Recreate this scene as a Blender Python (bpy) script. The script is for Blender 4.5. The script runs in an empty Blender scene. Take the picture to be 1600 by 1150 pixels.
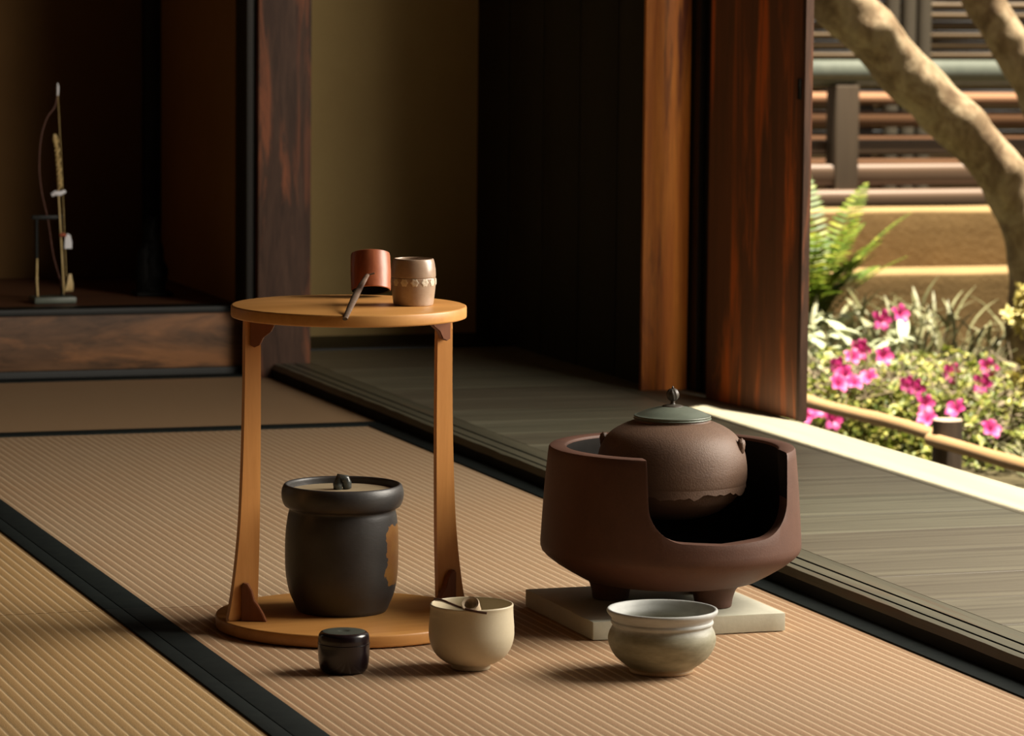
import bpy, bmesh, math, random
from mathutils import Vector, Matrix, noise
random.seed(7)
PI = math.pi
sc = bpy.context.scene
COL = sc.collection

# ---------------------------------------------------------------- camera, sky, sun, exposure
cam_d = bpy.data.cameras.new('camera'); cam = bpy.data.objects.new('camera', cam_d); COL.objects.link(cam)
cam.matrix_world = Matrix(((0.9474005, 0.0243747, -0.3191209, 0.0),
                           (-0.3198957, 0.1031136, -0.9418250, 0.0),
                           (0.0099490, 0.9943709, 0.1054872, 0.89),
                           (0, 0, 0, 1)))
cam_d.sensor_width = 36; cam_d.lens = 130.5; cam_d.clip_end = 200
cam_d.dof.use_dof = True; cam_d.dof.focus_distance = 5.0; cam_d.dof.aperture_fstop = 12.0
sc.camera = cam
w = bpy.data.worlds.new('world'); sc.world = w; w.use_nodes = True
bg = w.node_tree.nodes['Background']; bg.inputs[0].default_value = (1.0, 0.93, 0.80, 1); bg.inputs[1].default_value = 0.38
sun_d = bpy.data.lights.new('sun', 'SUN'); sun = bpy.data.objects.new('sun', sun_d); COL.objects.link(sun)
sun_d.energy = 34.0; sun_d.angle = 0.009; sun_d.color = (1.0, 0.93, 0.78)
SUN = Vector((-0.030, 0.095, -0.99)).normalized()
sun.rotation_euler = SUN.to_track_quat('-Z', 'Y').to_euler()
# daylight entering by the open veranda side
def portal(loc, size_x, size_y, direction):
    d = bpy.data.lights.new('daylight_portal', 'AREA'); o = bpy.data.objects.new('daylight_portal', d); COL.objects.link(o)
    d.shape = 'RECTANGLE'; d.size = size_x; d.size_y = size_y; d.cycles.is_portal = True
    o.location = loc; o.rotation_euler = Vector(direction).to_track_quat('-Z', 'Z').to_euler()
portal((2.93, 4.40, 1.16), 4.4, 2.26, (-1, 0, 0))
# added area light outside the veranda, brightens the room in place of daylight
dl = bpy.data.lights.new('veranda_fill_light', 'AREA'); dlo = bpy.data.objects.new('veranda_fill_light', dl); COL.objects.link(dlo)
dl.shape = 'RECTANGLE'; dl.size = 1.3; dl.size_y = 1.3; dl.energy = 112; dl.color = (1.0, 0.92, 0.80)
dlo.location = (3.40, 4.42, 1.25); dlo.rotation_euler = Vector((-0.92, 0.20, -0.40)).to_track_quat('-Z', 'Z').to_euler()
vs = sc.view_settings
sc.display_settings.display_device = 'sRGB'
vs.view_transform = 'Standard'; vs.look = 'None'; vs.gamma = 1; vs.exposure = 0.0; vs.use_curve_mapping = False

# ---------------------------------------------------------------- materials
def srgb(r, g, b):
    f = lambda c: (c/255/12.92) if c/255 <= 0.04045 else ((c/255+0.055)/1.055)**2.4
    return (f(r), f(g), f(b), 1)
class NT:
    def __init__(s, name, rough=0.6, spec=0.4):
        s.m = bpy.data.materials.new(name); s.m.use_nodes = True; s.t = s.m.node_tree
        s.b = s.t.nodes['Principled BSDF']; s.b.inputs['Roughness'].default_value = rough
        s.b.inputs['Specular IOR Level'].default_value = spec
        s.co = s.t.nodes.new('ShaderNodeTexCoord').outputs['Object']
    def n(s, t): return s.t.nodes.new(t)
    def l(s, a, b): s.t.links.new(a, b)
    def map(s, scale, rot=(0, 0, 0), loc=(0, 0, 0), src=None):
        m = s.n('ShaderNodeMapping'); m.inputs['Scale'].default_value = scale
        m.inputs['Rotation'].default_value = rot; m.inputs['Location'].default_value = loc
        s.l(src or s.co, m.inputs['Vector']); return m.outputs[0]
    def noise(s, vec, scale=5, detail=5, rough=0.6, dist=0.0):
        n = s.n('ShaderNodeTexNoise'); s.l(vec, n.inputs['Vector'])
        n.inputs['Scale'].default_value = scale; n.inputs['Detail'].default_value = detail
        n.inputs['Roughness'].default_value = rough; n.inputs['Distortion'].default_value = dist
        return n.outputs[0]
    def ramp(s, fac, stops, interp='LINEAR'):
        r = s.n('ShaderNodeValToRGB'); s.l(fac, r.inputs[0]); cr = r.color_ramp; cr.interpolation = interp
        while len(cr.elements) < len(stops): cr.elements.new(0.5)
        for e, (p, c) in zip(cr.elements, stops): e.position = p; e.color = c
        return r.outputs[0]
    def mix(s, fac, a, b, mode='MIX'):
        m = s.n('ShaderNodeMix'); m.data_type = 'RGBA'; m.blend_type = mode
        for sock, v in ((m.inputs[0], fac), (m.inputs[6], a), (m.inputs[7], b)):
            if isinstance(v, (int, float)): sock.default_value = v
            elif isinstance(v, tuple): sock.default_value = v
            else: s.l(v, sock)
        return m.outputs[2]
    def math(s, op, a, b=0.0, c=0.0):
        m = s.n('ShaderNodeMath'); m.operation = op
        for i, v in enumerate((a, b, c)):
            if isinstance(v, (int, float)): m.inputs[i].default_value = v
            else: s.l(v, m.inputs[i])
        return m.outputs[0]
    def sep(s, v):
        x = s.n('ShaderNodeSeparateXYZ'); s.l(v, x.inputs[0]); return x.outputs
    def color(s, c):
        if isinstance(c, tuple): s.b.inputs['Base Color'].default_value = c
        else: s.l(c, s.b.inputs['Base Color'])
    def roughness(s, v): s.l(v, s.b.inputs['Roughness'])
    def bump(s, h, strength=0.3, dist=0.002):
        b = s.n('ShaderNodeBump'); b.inputs['Strength'].default_value = strength; b.inputs['Distance'].default_value = dist
        s.l(h, b.inputs['Height']); s.l(b.outputs[0], s.b.inputs['Normal'])

def speckled(name, c1, c2, scale=12, rough=0.6, spec=0.4, bump=0.2, bdist=0.001, fine=120):
    k = NT(name, rough, spec)
    f = k.noise(k.co, scale, 6, 0.65)
    g = k.noise(k.co, fine, 3, 0.6)
    k.color(k.mix(0.25, k.ramp(f, [(0.3, c1), (0.7, c2)]), k.ramp(g, [(0.3, c1), (0.7, c2)])))
    if bump: k.bump(g, bump, bdist)
    return k.m
def grain(name, c1, c2, axis=0, fine=60, along=2.5, rough=0.5, spec=0.4, bump=0.25, c3=None, wear=None):
    """wood with the grain along one object axis"""
    k = NT(name, rough, spec)
    s = [fine, fine, fine]; s[axis] = along
    f = k.noise(k.map(tuple(s)), 1.0, 6, 0.7, 0.6)
    s2 = [v*0.22 for v in s]
    g = k.noise(k.map(tuple(s2), loc=(3, 5, 2)), 1.0, 4, 0.6, 1.2)
    c = k.mix(0.5, k.ramp(f, [(0.3, c1), (0.7, c2)]), k.ramp(g, [(0.35, c1), (0.65, c2)]))
    if c3:
        h = k.noise(k.map(tuple(v*0.16 for v in s), loc=(7, 1, 4)), 1.0, 5, 0.65, 0.8)
        lo, hi = wear or (0.5, 0.62)
        c = k.mix(k.ramp(h, [(lo, (0, 0, 0, 1)), (hi, (1, 1, 1, 1))]), c, c3)
    k.color(c)
    if bump: k.bump(f, bump, 0.0015)
    return k.m

def tatami_mat(name, lo, hi, warm, axis):
    k = NT(name, 0.55, 0.35)
    a = [700, 700, 700]; a[axis] = 260
    f = k.noise(k.map(tuple(a)), 1.0, 2, 0.6)
    g = k.noise(k.co, 1.6, 4, 0.6)
    c = k.mix(k.ramp(f, [(0.3, (0, 0, 0, 1)), (0.7, (1, 1, 1, 1))]), lo, hi)
    c = k.mix(k.math('MULTIPLY', k.ramp(g, [(0.35, (0, 0, 0, 1)), (0.7, (1, 1, 1, 1))]), 0.55), c, warm)
    # the warp thread line between two ribs
    x = k.sep(k.co)[1 - axis]
    t = k.math('FRACT', k.math('MULTIPLY', x, 1/0.0150))
    d = k.math('ABSOLUTE', k.math('SUBTRACT', t, 0.5))
    line = k.ramp(d, [(0.30, (0, 0, 0, 1)), (0.46, (1, 1, 1, 1))])
    k.color(k.mix(line, k.mix(0.22, c, (0.07, 0.035, 0.014, 1)), k.mix(0.38, c, (0.80, 0.66, 0.44, 1))))
    k.bump(f, 0.5, 0.001)
    return k.m

M = {}
M['tatami_mid'] = tatami_mat('tatami_straw', (0.395, 0.2574, 0.1497, 1), (0.5985, 0.419, 0.2633, 1), (0.5027, 0.2873, 0.1436, 1), 1)
M['tatami_front'] = tatami_mat('tatami_straw_reddish', (0.3471, 0.2094, 0.1197, 1), (0.5267, 0.3471, 0.2035, 1), (0.4309, 0.2274, 0.1077, 1), 1)
M['tatami_left'] = tatami_mat('tatami_straw_golden', (0.4309, 0.2574, 0.1018, 1), (0.6584, 0.4309, 0.2035, 1), (0.5746, 0.3232, 0.1197, 1), 1)
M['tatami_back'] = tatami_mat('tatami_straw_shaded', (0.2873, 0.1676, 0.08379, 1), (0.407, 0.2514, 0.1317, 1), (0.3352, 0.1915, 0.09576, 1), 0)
M['border'] = speckled('black_cloth_border', (0.006, 0.0085, 0.0085, 1), (0.013, 0.017, 0.015, 1), 40, 0.85, 0.12, 0.3, 0.0005, 900)
def plank_mat():
    k = NT('weathered_veranda_board', 0.42, 0.5)
    oi = k.n('ShaderNodeObjectInfo').outputs['Random']
    f = k.noise(k.map((2, 75, 60)), 1.0, 6, 0.7, 0.5)
    g = k.noise(k.map((0.7, 14, 9), loc=(4, 1, 0)), 1.0, 5, 0.65, 0.8)
    c = k.mix(0.5, k.ramp(f, [(0.3, (0.09724, 0.09152, 0.05949, 1)), (0.72, (0.2402, 0.2288, 0.1487, 1))]),
              k.ramp(g, [(0.38, (0.0572, 0.05034, 0.0389, 1)), (0.62, (0.2631, 0.246, 0.1716, 1))]))
    c = k.mix(k.math('MULTIPLY', oi, 0.45), c, (0.10, 0.066, 0.047, 1))
    k.color(c); k.roughness(k.ramp(g, [(0.3, (0.34,)*3+(1,)), (0.7, (0.52,)*3+(1,))]))
    k.bump(f, 0.25, 0.0012); return k.m
M['plank'] = plank_mat()
M['edge_beam'] = grain('pale_veranda_edge_wood', (0.115, 0.10, 0.066, 1), (0.16, 0.142, 0.096, 1), 1, 60, 2.5, 0.6)
M['sill'] = grain('grey_brown_sill_wood', (0.075, 0.070, 0.046, 1), (0.155, 0.14, 0.092, 1), 1, 70, 3, 0.45, 0.5, 0.3, (0.13, 0.085, 0.05, 1), (0.58, 0.68))
M['groove_and_shade'] = NT('groove_and_shade_black', 0.8, 0.2).m; M['groove_and_shade'].node_tree.nodes['Principled BSDF'].inputs['Base Color'].default_value = (0.006, 0.006, 0.005, 1)
M['lacquer'] = speckled('black_lacquered_wood', (0.005, 0.005, 0.004, 1), (0.010, 0.011, 0.009, 1), 8, 0.5, 0.25, 0.05)
M['dark_wood'] = grain('black_and_shaded_wood', (0.006, 0.005, 0.003, 1), (0.016, 0.012, 0.008, 1), 2, 40, 2, 0.55, 0.3)
M['post_wood'] = grain('dark_brown_post_wood', (0.040, 0.023, 0.017, 1), (0.11, 0.060, 0.040, 1), 2, 150, 14.0, 0.62, 0.2, 0.3, (0.24, 0.085, 0.042, 1), (0.52, 0.66))
M['beam_wood'] = grain('dark_brown_beam_wood', (0.045, 0.024, 0.012, 1), (0.19, 0.095, 0.045, 1), 0, 60, 14.0, 0.55, 0.25, 0.3, (0.27, 0.12, 0.048, 1), (0.50, 0.64))
M['orange_post'] = grain('worn_orange_brown_wood', (0.52, 0.12, 0.024, 1), (1.0, 0.38, 0.065, 1), 2, 95, 5, 0.42, 0.4, 0.25, (0.22, 0.058, 0.024, 1), (0.50, 0.60))
M['red_board'] = grain('red_brown_board_wood', (0.15, 0.068, 0.038, 1), (0.27, 0.095, 0.042, 1), 2, 80, 7, 0.5, 0.25, 0.25, (0.80, 0.19, 0.042, 1), (0.51, 0.64))
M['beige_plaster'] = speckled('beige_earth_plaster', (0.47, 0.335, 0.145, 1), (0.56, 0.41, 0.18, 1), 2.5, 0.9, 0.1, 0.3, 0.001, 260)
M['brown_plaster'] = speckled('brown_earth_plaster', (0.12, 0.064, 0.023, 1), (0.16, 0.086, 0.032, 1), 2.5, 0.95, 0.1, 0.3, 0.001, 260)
M['side_plaster'] = speckled('lightened_brown_plaster', (0.34, 0.19, 0.075, 1), (0.42, 0.24, 0.10, 1), 2.5, 0.95, 0.1, 0.3, 0.001, 260)  # lighter copy of the plaster, makes up for light missing on this wall
M['toko_floor'] = grain('red_brown_alcove_board', (0.09, 0.035, 0.015, 1), (0.17, 0.07, 0.03, 1), 0, 40, 2, 0.5)
M['ceiling'] = grain('dark_cedar_ceiling', (0.03, 0.018, 0.010, 1), (0.06, 0.035, 0.019, 1), 1, 40, 2, 0.7)
M['shelf'] = grain('honey_coloured_shelf_wood', (0.48, 0.205, 0.050, 1), (0.68, 0.34, 0.100, 1), 0, 55, 5, 0.42, 0.45, 0.12)
M['shelf_leg'] = grain('honey_coloured_leg_wood', (0.48, 0.195, 0.046, 1), (0.66, 0.31, 0.088, 1), 2, 80, 6, 0.42, 0.45, 0.12)
M['shelf_bracket'] = grain('reddish_bracket_wood', (0.16, 0.050, 0.018, 1), (0.25, 0.085, 0.030, 1), 2, 80, 6, 0.5, 0.4, 0.12)

def jar_mat():
    k = NT('iron_brown_stoneware_with_ochre_flash', 0.42, 0.5)
    f = k.noise(k.co, 9, 5, 0.6); g = k.noise(k.map((150, 150, 300)), 1, 3, 0.6)
    base = k.ramp(f, [(0.3, (0.024, 0.021, 0.020, 1)), (0.7, (0.060, 0.058, 0.056, 1))])
    x, y, z = k.sep(k.co)
    nz = k.math('MULTIPLY', k.math('SUBTRACT', k.noise(k.co, 45, 3, 0.6), 0.5), 0.022)
    # an ochre patch on the side that faces +x -y, ragged towards the front
    u = k.math('ADD', k.math('MULTIPLY', x, 0.76), k.math('MULTIPLY', y, -0.30))
    inside = k.math('GREATER_THAN', k.math('ADD', u, nz), 0.0545)
    zz = k.math('ADD', z, nz)
    band = k.math('MULTIPLY', k.math('GREATER_THAN', zz, 0.040), k.math('LESS_THAN', zz, 0.122))
    mask = k.math('MULTIPLY', inside, band)
    och = k.ramp(f, [(0.35, (0.17, 0.060, 0.018, 1)), (0.65, (0.30, 0.15, 0.036, 1))])
    k.color(k.mix(mask, base, och)); k.bump(g, 0.25, 0.0008); return k.m
M['jar'] = jar_mat()
M['jar_lid'] = speckled('tan_stoneware_lid', (0.30, 0.23, 0.135, 1), (0.40, 0.32, 0.20, 1), 20, 0.6)
M['dark_knob'] = speckled('dark_glazed_knob', (0.02, 0.022, 0.02, 1), (0.09, 0.10, 0.09, 1), 60, 0.25, 0.6)
M['brazier'] = speckled('red_brown_unglazed_clay', (0.066, 0.028, 0.017, 1), (0.105, 0.046, 0.028, 1), 10, 0.6, 0.35, 0.3, 0.0006, 350)
M['brazier_in'] = speckled('shaded_inner_clay', (0.005, 0.004, 0.003, 1), (0.012, 0.009, 0.007, 1), 10, 0.9, 0.2)  # near-black colour stands in for the shade inside the brazier
M['kettle'] = speckled('rust_brown_cast_iron', (0.090, 0.050, 0.032, 1), (0.150, 0.086, 0.054, 1), 14, 0.58, 0.4, 0.6, 0.0008, 420)
M['bronze'] = speckled('green_grey_bronze', (0.085, 0.098, 0.075, 1), (0.13, 0.15, 0.115, 1), 20, 0.42, 0.5, 0.1)
M['bronze_knob'] = speckled('dark_bronze', (0.03, 0.026, 0.02, 1), (0.07, 0.055, 0.04, 1), 90, 0.45, 0.5, 0.5, 0.0008)
M['tile'] = speckled('cream_ceramic_tile', (0.46, 0.45, 0.35, 1), (0.58, 0.56, 0.45, 1), 12, 0.75, 0.2, 0.25, 0.0008, 180)
M['cream'] = speckled('cream_glaze', (0.52, 0.44, 0.29, 1), (0.60, 0.52, 0.37, 1), 14, 0.45, 0.45, 0.12, 0.0005, 300)
def kensui_mat():
    k = NT('grey_ash_glaze', 0.55, 0.35)
    z = k.sep(k.co)[2]
    f = k.noise(k.map((30, 30, 90)), 1, 5, 0.65)
    h = k.math('ADD', z, k.math('MULTIPLY', f, 0.012))
    body = k.ramp(f, [(0.3, (0.20, 0.185, 0.12, 1)), (0.7, (0.34, 0.32, 0.225, 1))])
    rim = k.ramp(f, [(0.3, (0.38, 0.39, 0.37, 1)), (0.7, (0.50, 0.51, 0.49, 1))])
    c = k.mix(k.ramp(h, [(0.058, (0, 0, 0, 1)), (0.072, (1, 1, 1, 1))]), body, rim)
    c = k.mix(k.ramp(h, [(0.009, (1, 1, 1, 1)), (0.015, (0, 0, 0, 1))]), c, (0.50, 0.33, 0.18, 1))
    k.color(c); k.bump(f, 0.15, 0.0006); return k.m
M['kensui'] = kensui_mat()
M['kensui_in'] = speckled('brownish_grey_glaze_inside', (0.30, 0.24, 0.19, 1), (0.46, 0.39, 0.33, 1), 25, 0.45)
M['black_glaze'] = speckled('black_lacquer', (0.006, 0.004, 0.005, 1), (0.018, 0.009, 0.012, 1), 20, 0.22, 0.6, 0.05)
M['caddy_lid'] = speckled('greenish_black_lid', (0.030, 0.036, 0.026, 1), (0.055, 0.062, 0.048, 1), 40, 0.5, 0.5, 0.05)
M['ladle'] = grain('red_brown_bamboo', (0.23, 0.055, 0.02, 1), (0.42, 0.13, 0.05, 1), 2, 120, 8, 0.38, 0.5, 0.1)
M['ladle_in'] = NT('dark_bamboo_inside', 0.8, 0.2).m; M['ladle_in'].node_tree.nodes['Principled BSDF'].inputs['Base Color'].default_value = (0.012, 0.009, 0.005, 1)
M['bamboo_dark'] = grain('smoked_bamboo', (0.085, 0.055, 0.038, 1), (0.21, 0.145, 0.105, 1), 0, 200, 12, 0.4, 0.5, 0.1)
M['scoop'] = speckled('dark_brown_bamboo_scoop', (0.075, 0.038, 0.025, 1), (0.13, 0.07, 0.05, 1), 50, 0.4)
M['whisk'] = speckled('pale_bamboo_whisk', (0.45, 0.34, 0.22, 1), (0.56, 0.44, 0.30, 1), 60, 0.5)
M['cup'] = speckled('pinkish_beige_glaze', (0.30, 0.19, 0.125, 1), (0.46, 0.34, 0.24, 1), 26, 0.3, 0.6, 0.1)
M['cup_stamp'] = speckled('pale_stamped_clay', (0.62, 0.52, 0.39, 1), (0.70, 0.60, 0.46, 1), 60, 0.45)
M['gold'] = speckled('gilded_straw', (0.55, 0.38, 0.14, 1), (0.75, 0.56, 0.26, 1), 60, 0.35, 0.6)
M['paper'] = speckled('white_paper', (0.75, 0.74, 0.76, 1), (0.85, 0.84, 0.86, 1), 60, 0.8, 0.2)
M['red_cord'] = speckled('red_cord', (0.35, 0.09, 0.05, 1), (0.45, 0.13, 0.07, 1), 60, 0.7, 0.2)
M['ornament'] = speckled('black_ornament', (0.003, 0.0025, 0.002, 1), (0.006, 0.005, 0.004, 1), 30, 0.6, 0.12, 0.6, 0.004)

# ---------------------------------------------------------------- mesh helpers
def mesh_obj(name, verts, faces, mat, parent=None, smooth=False, loc=(0, 0, 0), rot=(0, 0, 0), mats=None, midx=None, autos=None):
    me = bpy.data.meshes.new(name); me.from_pydata([tuple(v) for v in verts], [], faces); me.update()
    for mm in (mats or [mat]): me.materials.append(mm)
    if midx:
        for p, i in zip(me.polygons, midx): p.material_index = i
    if smooth: me.shade_smooth()
    o = bpy.data.objects.new(name, me); COL.objects.link(o)
    o.location = loc; o.rotation_euler = rot
    if parent: o.parent = parent
    if autos: 
        me.shade_smooth(); me.set_sharp_from_angle(angle=autos)
    return o
def bm_obj(name, bm, mat, parent=None, loc=(0, 0, 0), rot=(0, 0, 0), smooth=False, autos=None, mats=None):
    me = bpy.data.meshes.new(name); bmesh.ops.recalc_face_normals(bm, faces=bm.faces); bm.to_mesh(me); bm.free()
    for mm in (mats or [mat]): me.materials.append(mm)
    if smooth: me.shade_smooth()
    if autos: me.shade_smooth(); me.set_sharp_from_angle(angle=autos)
    o = bpy.data.objects.new(name, me); COL.objects.link(o); o.location = loc; o.rotation_euler = rot
    if parent: o.parent = parent
    return o
def tag(o, label, cat=None, group=None):
    o['label'] = label
    if cat: o['category'] = cat
    if group: o['group'] = group
    return o
def empty(name, loc=(0, 0, 0), rz=0.0, rot=None):
    o = bpy.data.objects.new(name, None); COL.objects.link(o); o.location = loc
    o.rotation_euler = rot or (0, 0, rz); o.empty_display_size = 0.05; return o
def struct(o, label=None):
    o['kind'] = 'structure'
    if label: o['label'] = label
    return o
def box_bm(x0, x1, y0, y1, z0, z1, bev=0.0, seg=2, bm=None):
    bm2 = bmesh.new(); bmesh.ops.create_cube(bm2, size=1.0)
    for v in bm2.verts:
        v.co = Vector((x0+(v.co.x+.5)*(x1-x0), y0+(v.co.y+.5)*(y1-y0), z0+(v.co.z+.5)*(z1-z0)))
    if bev: bmesh.ops.bevel(bm2, geom=bm2.edges[:], offset=bev, segments=seg, affect='EDGES', profile=0.6)
    if bm is None: return bm2
    me = bpy.data.meshes.new('t'); bm2.to_mesh(me); bm2.free(); bm.from_mesh(me); bpy.data.meshes.remove(me); return bm
def box(name, x0, x1, y0, y1, z0, z1, mat, parent=None, bev=0.0, origin=None, rz=0.0, seg=2):
    c = origin or ((x0+x1)/2, (y0+y1)/2, z0)
    if parent is not None and parent.type == 'EMPTY' and origin is None:
        c = (0, 0, 0)
    bm = box_bm(x0-c[0], x1-c[0], y0-c[1], y1-c[1], z0-c[2], z1-c[2], bev, seg)
    return bm_obj(name, bm, mat, parent, loc=c, rot=(0, 0, rz), autos=0.6 if bev else None)
def catmull(pts, per=6, closed=False):
    out = []; n = len(pts)
    for i in range(n-1):
        p0 = pts[max(i-1, 0)]; p1 = pts[i]; p2 = pts[i+1]; p3 = pts[min(i+2, n-1)]
        for k in range(per):
            t = k/per
            out.append([0.5*((2*b)+(-a+c)*t+(2*a-5*b+4*c-d)*t*t+(-a+3*b-3*c+d)*t*t*t) for a, b, c, d in zip(p0, p1, p2, p3)])
    out.append(list(pts[-1])); return out
def lathe_geo(profile, seg=64, closed_loop=False):
    """profile: (r, z) list.  r == 0 ends are capped to a point."""
    V, Fc = [], []; rings = []
    for r, z in profile:
        if r < 1e-6: rings.append([len(V)]); V.append((0, 0, z))
        else:
            rings.append(list(range(len(V), len(V)+seg)))
            V += [(r*math.cos(2*PI*i/seg), r*math.sin(2*PI*i/seg), z) for i in range(seg)]
    pairs = list(zip(rings[:-1], rings[1:]))
    if closed_loop: pairs.append((rings[-1], rings[0]))
    for a, b in pairs:
        for i in range(seg):
            j = (i+1) % seg
            if len(a) == 1 and len(b) == 1: continue
            if len(a) == 1: Fc.append((a[0], b[j], b[i]))
            elif len(b) == 1: Fc.append((a[i], a[j], b[0]))
            else: Fc.append((a[i], a[j], b[j], b[i]))
    return V, Fc
def lathe(name, profile, mat, parent=None, seg=72, loc=(0, 0, 0), rot=(0, 0, 0), per=5, wob=0.0, sd=0, autos=None, mats=None, mi=None):
    pr = catmull(profile, per) if per > 1 else profile
    pr = [(max(r, 0.0), z) for r, z in pr]
    V, Fc = lathe_geo(pr, seg)
    if wob:
        V = [tuple(Vector(v) + Vector((v[0], v[1], 0))*wob*noise.noise(Vector(v)*9+Vector((sd, 0, 0)))*2) for v in V]
    midx = None
    if mi: midx = [mi(sum(V[i][2] for i in f)/len(f), math.hypot(sum(V[i][0] for i in f)/len(f), sum(V[i][1] for i in f)/len(f)), f) for f in Fc]
    bm = bmesh.new(); vs_ = [bm.verts.new(v) for v in V]
    for k, f in enumerate(Fc):
        fc = bm.faces.new([vs_[i] for i in f])
        if midx: fc.material_index = midx[k]
    return bm_obj(name, bm, mat, parent, loc, rot, smooth=True, autos=autos, mats=mats)
def tube_geo(pts, rad, seg=10, nz=0.0, nscale=8.0, cap=True, V=None, Fc=None, squash=1.0):
    V = V if V is not None else []; Fc = Fc if Fc is not None else []
    P = [Vector(p) for p in pts]; base = len(V)
    up = None
    for i, p in enumerate(P):
        t = (P[min(i+1, len(P)-1)]-P[max(i-1, 0)]).normalized()
        if up is None:
            up = Vector((0, 0, 1)) if abs(t.z) < 0.9 else Vector((1, 0, 0))
        n1 = (up - t*up.dot(t)).normalized(); n2 = t.cross(n1); up = n1
        r = rad[i] if isinstance(rad, (list, tuple)) else rad
        for k in range(seg):
            a = 2*PI*k/seg; d = n1*math.cos(a)*squash+n2*math.sin(a)
            q = p+d*r
            if nz: q = q+d*nz*noise.noise(q*nscale)
            V.append(tuple(q))
    for i in range(len(P)-1):
        for k in range(seg):
            a = base+i*seg+k; b = base+i*seg+(k+1) % seg
            Fc.append((a, b, b+seg, a+seg))
    if cap:
        Fc.append(tuple(base+k for k in reversed(range(seg)))); e = base+(len(P)-1)*seg
        Fc.append(tuple(e+k for k in range(seg)))
    return V, Fc
def tube(name, pts, rad, mat, parent=None, seg=10, nz=0.0, nscale=8.0, loc=(0, 0, 0), autos=0.9, squash=1.0):
    V, Fc = tube_geo(pts, rad, seg, nz, nscale, squash=squash)
    return mesh_obj(name, V, Fc, mat, parent, loc=loc, autos=autos)
def prism(name, outline, thick, mat, parent=None, loc=(0, 0, 0), rot=(0, 0, 0), bev=0.0015):
    """outline in x-z, thickness along y"""
    bm = bmesh.new(); vs_ = [bm.verts.new((x, -thick/2, z)) for x, z in outline]
    f = bm.faces.new(vs_); r = bmesh.ops.extrude_face_region(bm, geom=[f])
    for v in [g for g in r['geom'] if isinstance(g, bmesh.types.BMVert)]: v.co.y += thick
    if bev: bmesh.ops.bevel(bm, geom=[e for e in bm.edges if e.calc_face_angle(0) > 0.5], offset=bev, segments=2, affect='EDGES')
    return bm_obj(name, bm, mat, parent, loc, rot, autos=0.6)
def rel(points, c): return [(p[0]-c[0], p[1]-c[1], p[2]-c[2]) for p in points]

# ---------------------------------------------------------------- SETTING: sub-floor, tatami, sill, veranda
struct(box('floor', -3.0, 2.30, -1.6, 9.2, -0.30, -0.055, M['dark_wood']), 'dark sub-floor below the straw mats')

def mat_unit(x0, x1, y0, y1, straw, label, borders='x', bw=0.030, nrib=None):
    """a straw mat: ribbed facing (real ribs) and two cloth borders on its long edges"""
    c = ((x0+x1)/2, (y0+y1)/2, -0.05); t = empty('tatami_mat', c); tag(t, label, 'straw mat')
    hx, hy = (x1-x0)/2-0.0012, (y1-y0)/2-0.0012
    axis = 1 if borders == 'x' else 0         # ribs run along this axis
    half = hx if axis else hy; span = hy if axis else hx
    P = 0.0150; V, Fc = [], []
    xs = []; x = -half
    while x < half:
        xs.append(x); x += P/6
    xs.append(half)
    prof = [(x_, 0.05 - 0.0007*(abs(((x_/P) % 1.0)-0.5)*2)**3) for x_ in xs]
    def pt(u, v, z): return (u, v, z) if axis else (v, u, z)
    for u, z in prof: V += [pt(u, -span, z), pt(u, span, z)]
    n = len(prof)
    for i in range(n-1): Fc.append((2*i, 2*i+2, 2*i+3, 2*i+1))
    b = len(V); V += [pt(-half, -span, 0), pt(-half, span, 0), pt(half, -span, 0), pt(half, span, 0)]
    Fc += [(0, 1, b+1, b), (2*n-2, b+2, b+3, 2*n-1), (b, b+1, b+3, b+2)]
    Fc.append(tuple([b]+[2*i for i in range(n)]+[b+2])); Fc.append(tuple([b+1]+[2*i+1 for i in range(n)]+[b+3]))
    bm = bmesh.new(); vv = [bm.verts.new(v) for v in V]
    for f in Fc: bm.faces.new([vv[i] for i in f])
    bm_obj('straw_facing', bm, straw, t)
    for s in (-1, 1):
        a, b_ = (half-bw, half+0.0006)
        lo, hi = (a, b_) if s > 0 else (-b_, -a)
        bb = box_bm(lo, hi, -span-.0005, span+.0005, 0.0, 0.0525, 0.0012) if axis else box_bm(-span-.0005, span+.0005, lo, hi, 0.0, 0.0525, 0.0012)
        bm_obj('cloth_border', bb, M['border'], t, autos=0.6)
    return t
mat_unit(0.170, 1.132, 3.10, 5.035, M['tatami_left'], 'golden straw mat at the lower left, left of the black double border', bw=0.023)
mat_unit(0.170, 1.132, 5.035, 6.98, M['tatami_left'], 'golden straw mat at the left edge, beyond the nearest golden one', bw=0.023)
mat_unit(1.132, 2.1092, 3.10, 5.035, M['tatami_front'], 'straw mat under the round shelf, the brazier and the bowls', bw=0.041)
mat_unit(1.132, 2.1092, 5.035, 6.98, M['tatami_mid'], 'pale brown straw mat behind the round shelf', bw=0.041)
mat_unit(0.170, 2.106, 6.98, 7.965, M['tatami_back'], 'shaded straw mat at the foot of the alcove beam', borders='y', bw=0.055)
struct(box('floor.001', -3.0, 0.168, -1.6, 8.0, -0.05, -0.001, M['tatami_left']), 'straw matting of the rest of the room')
struct(box('floor.002', 0.168, 2.106, -1.6, 3.098, -0.05, -0.001, M['tatami_front']), 'straw matting under the camera')

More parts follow.
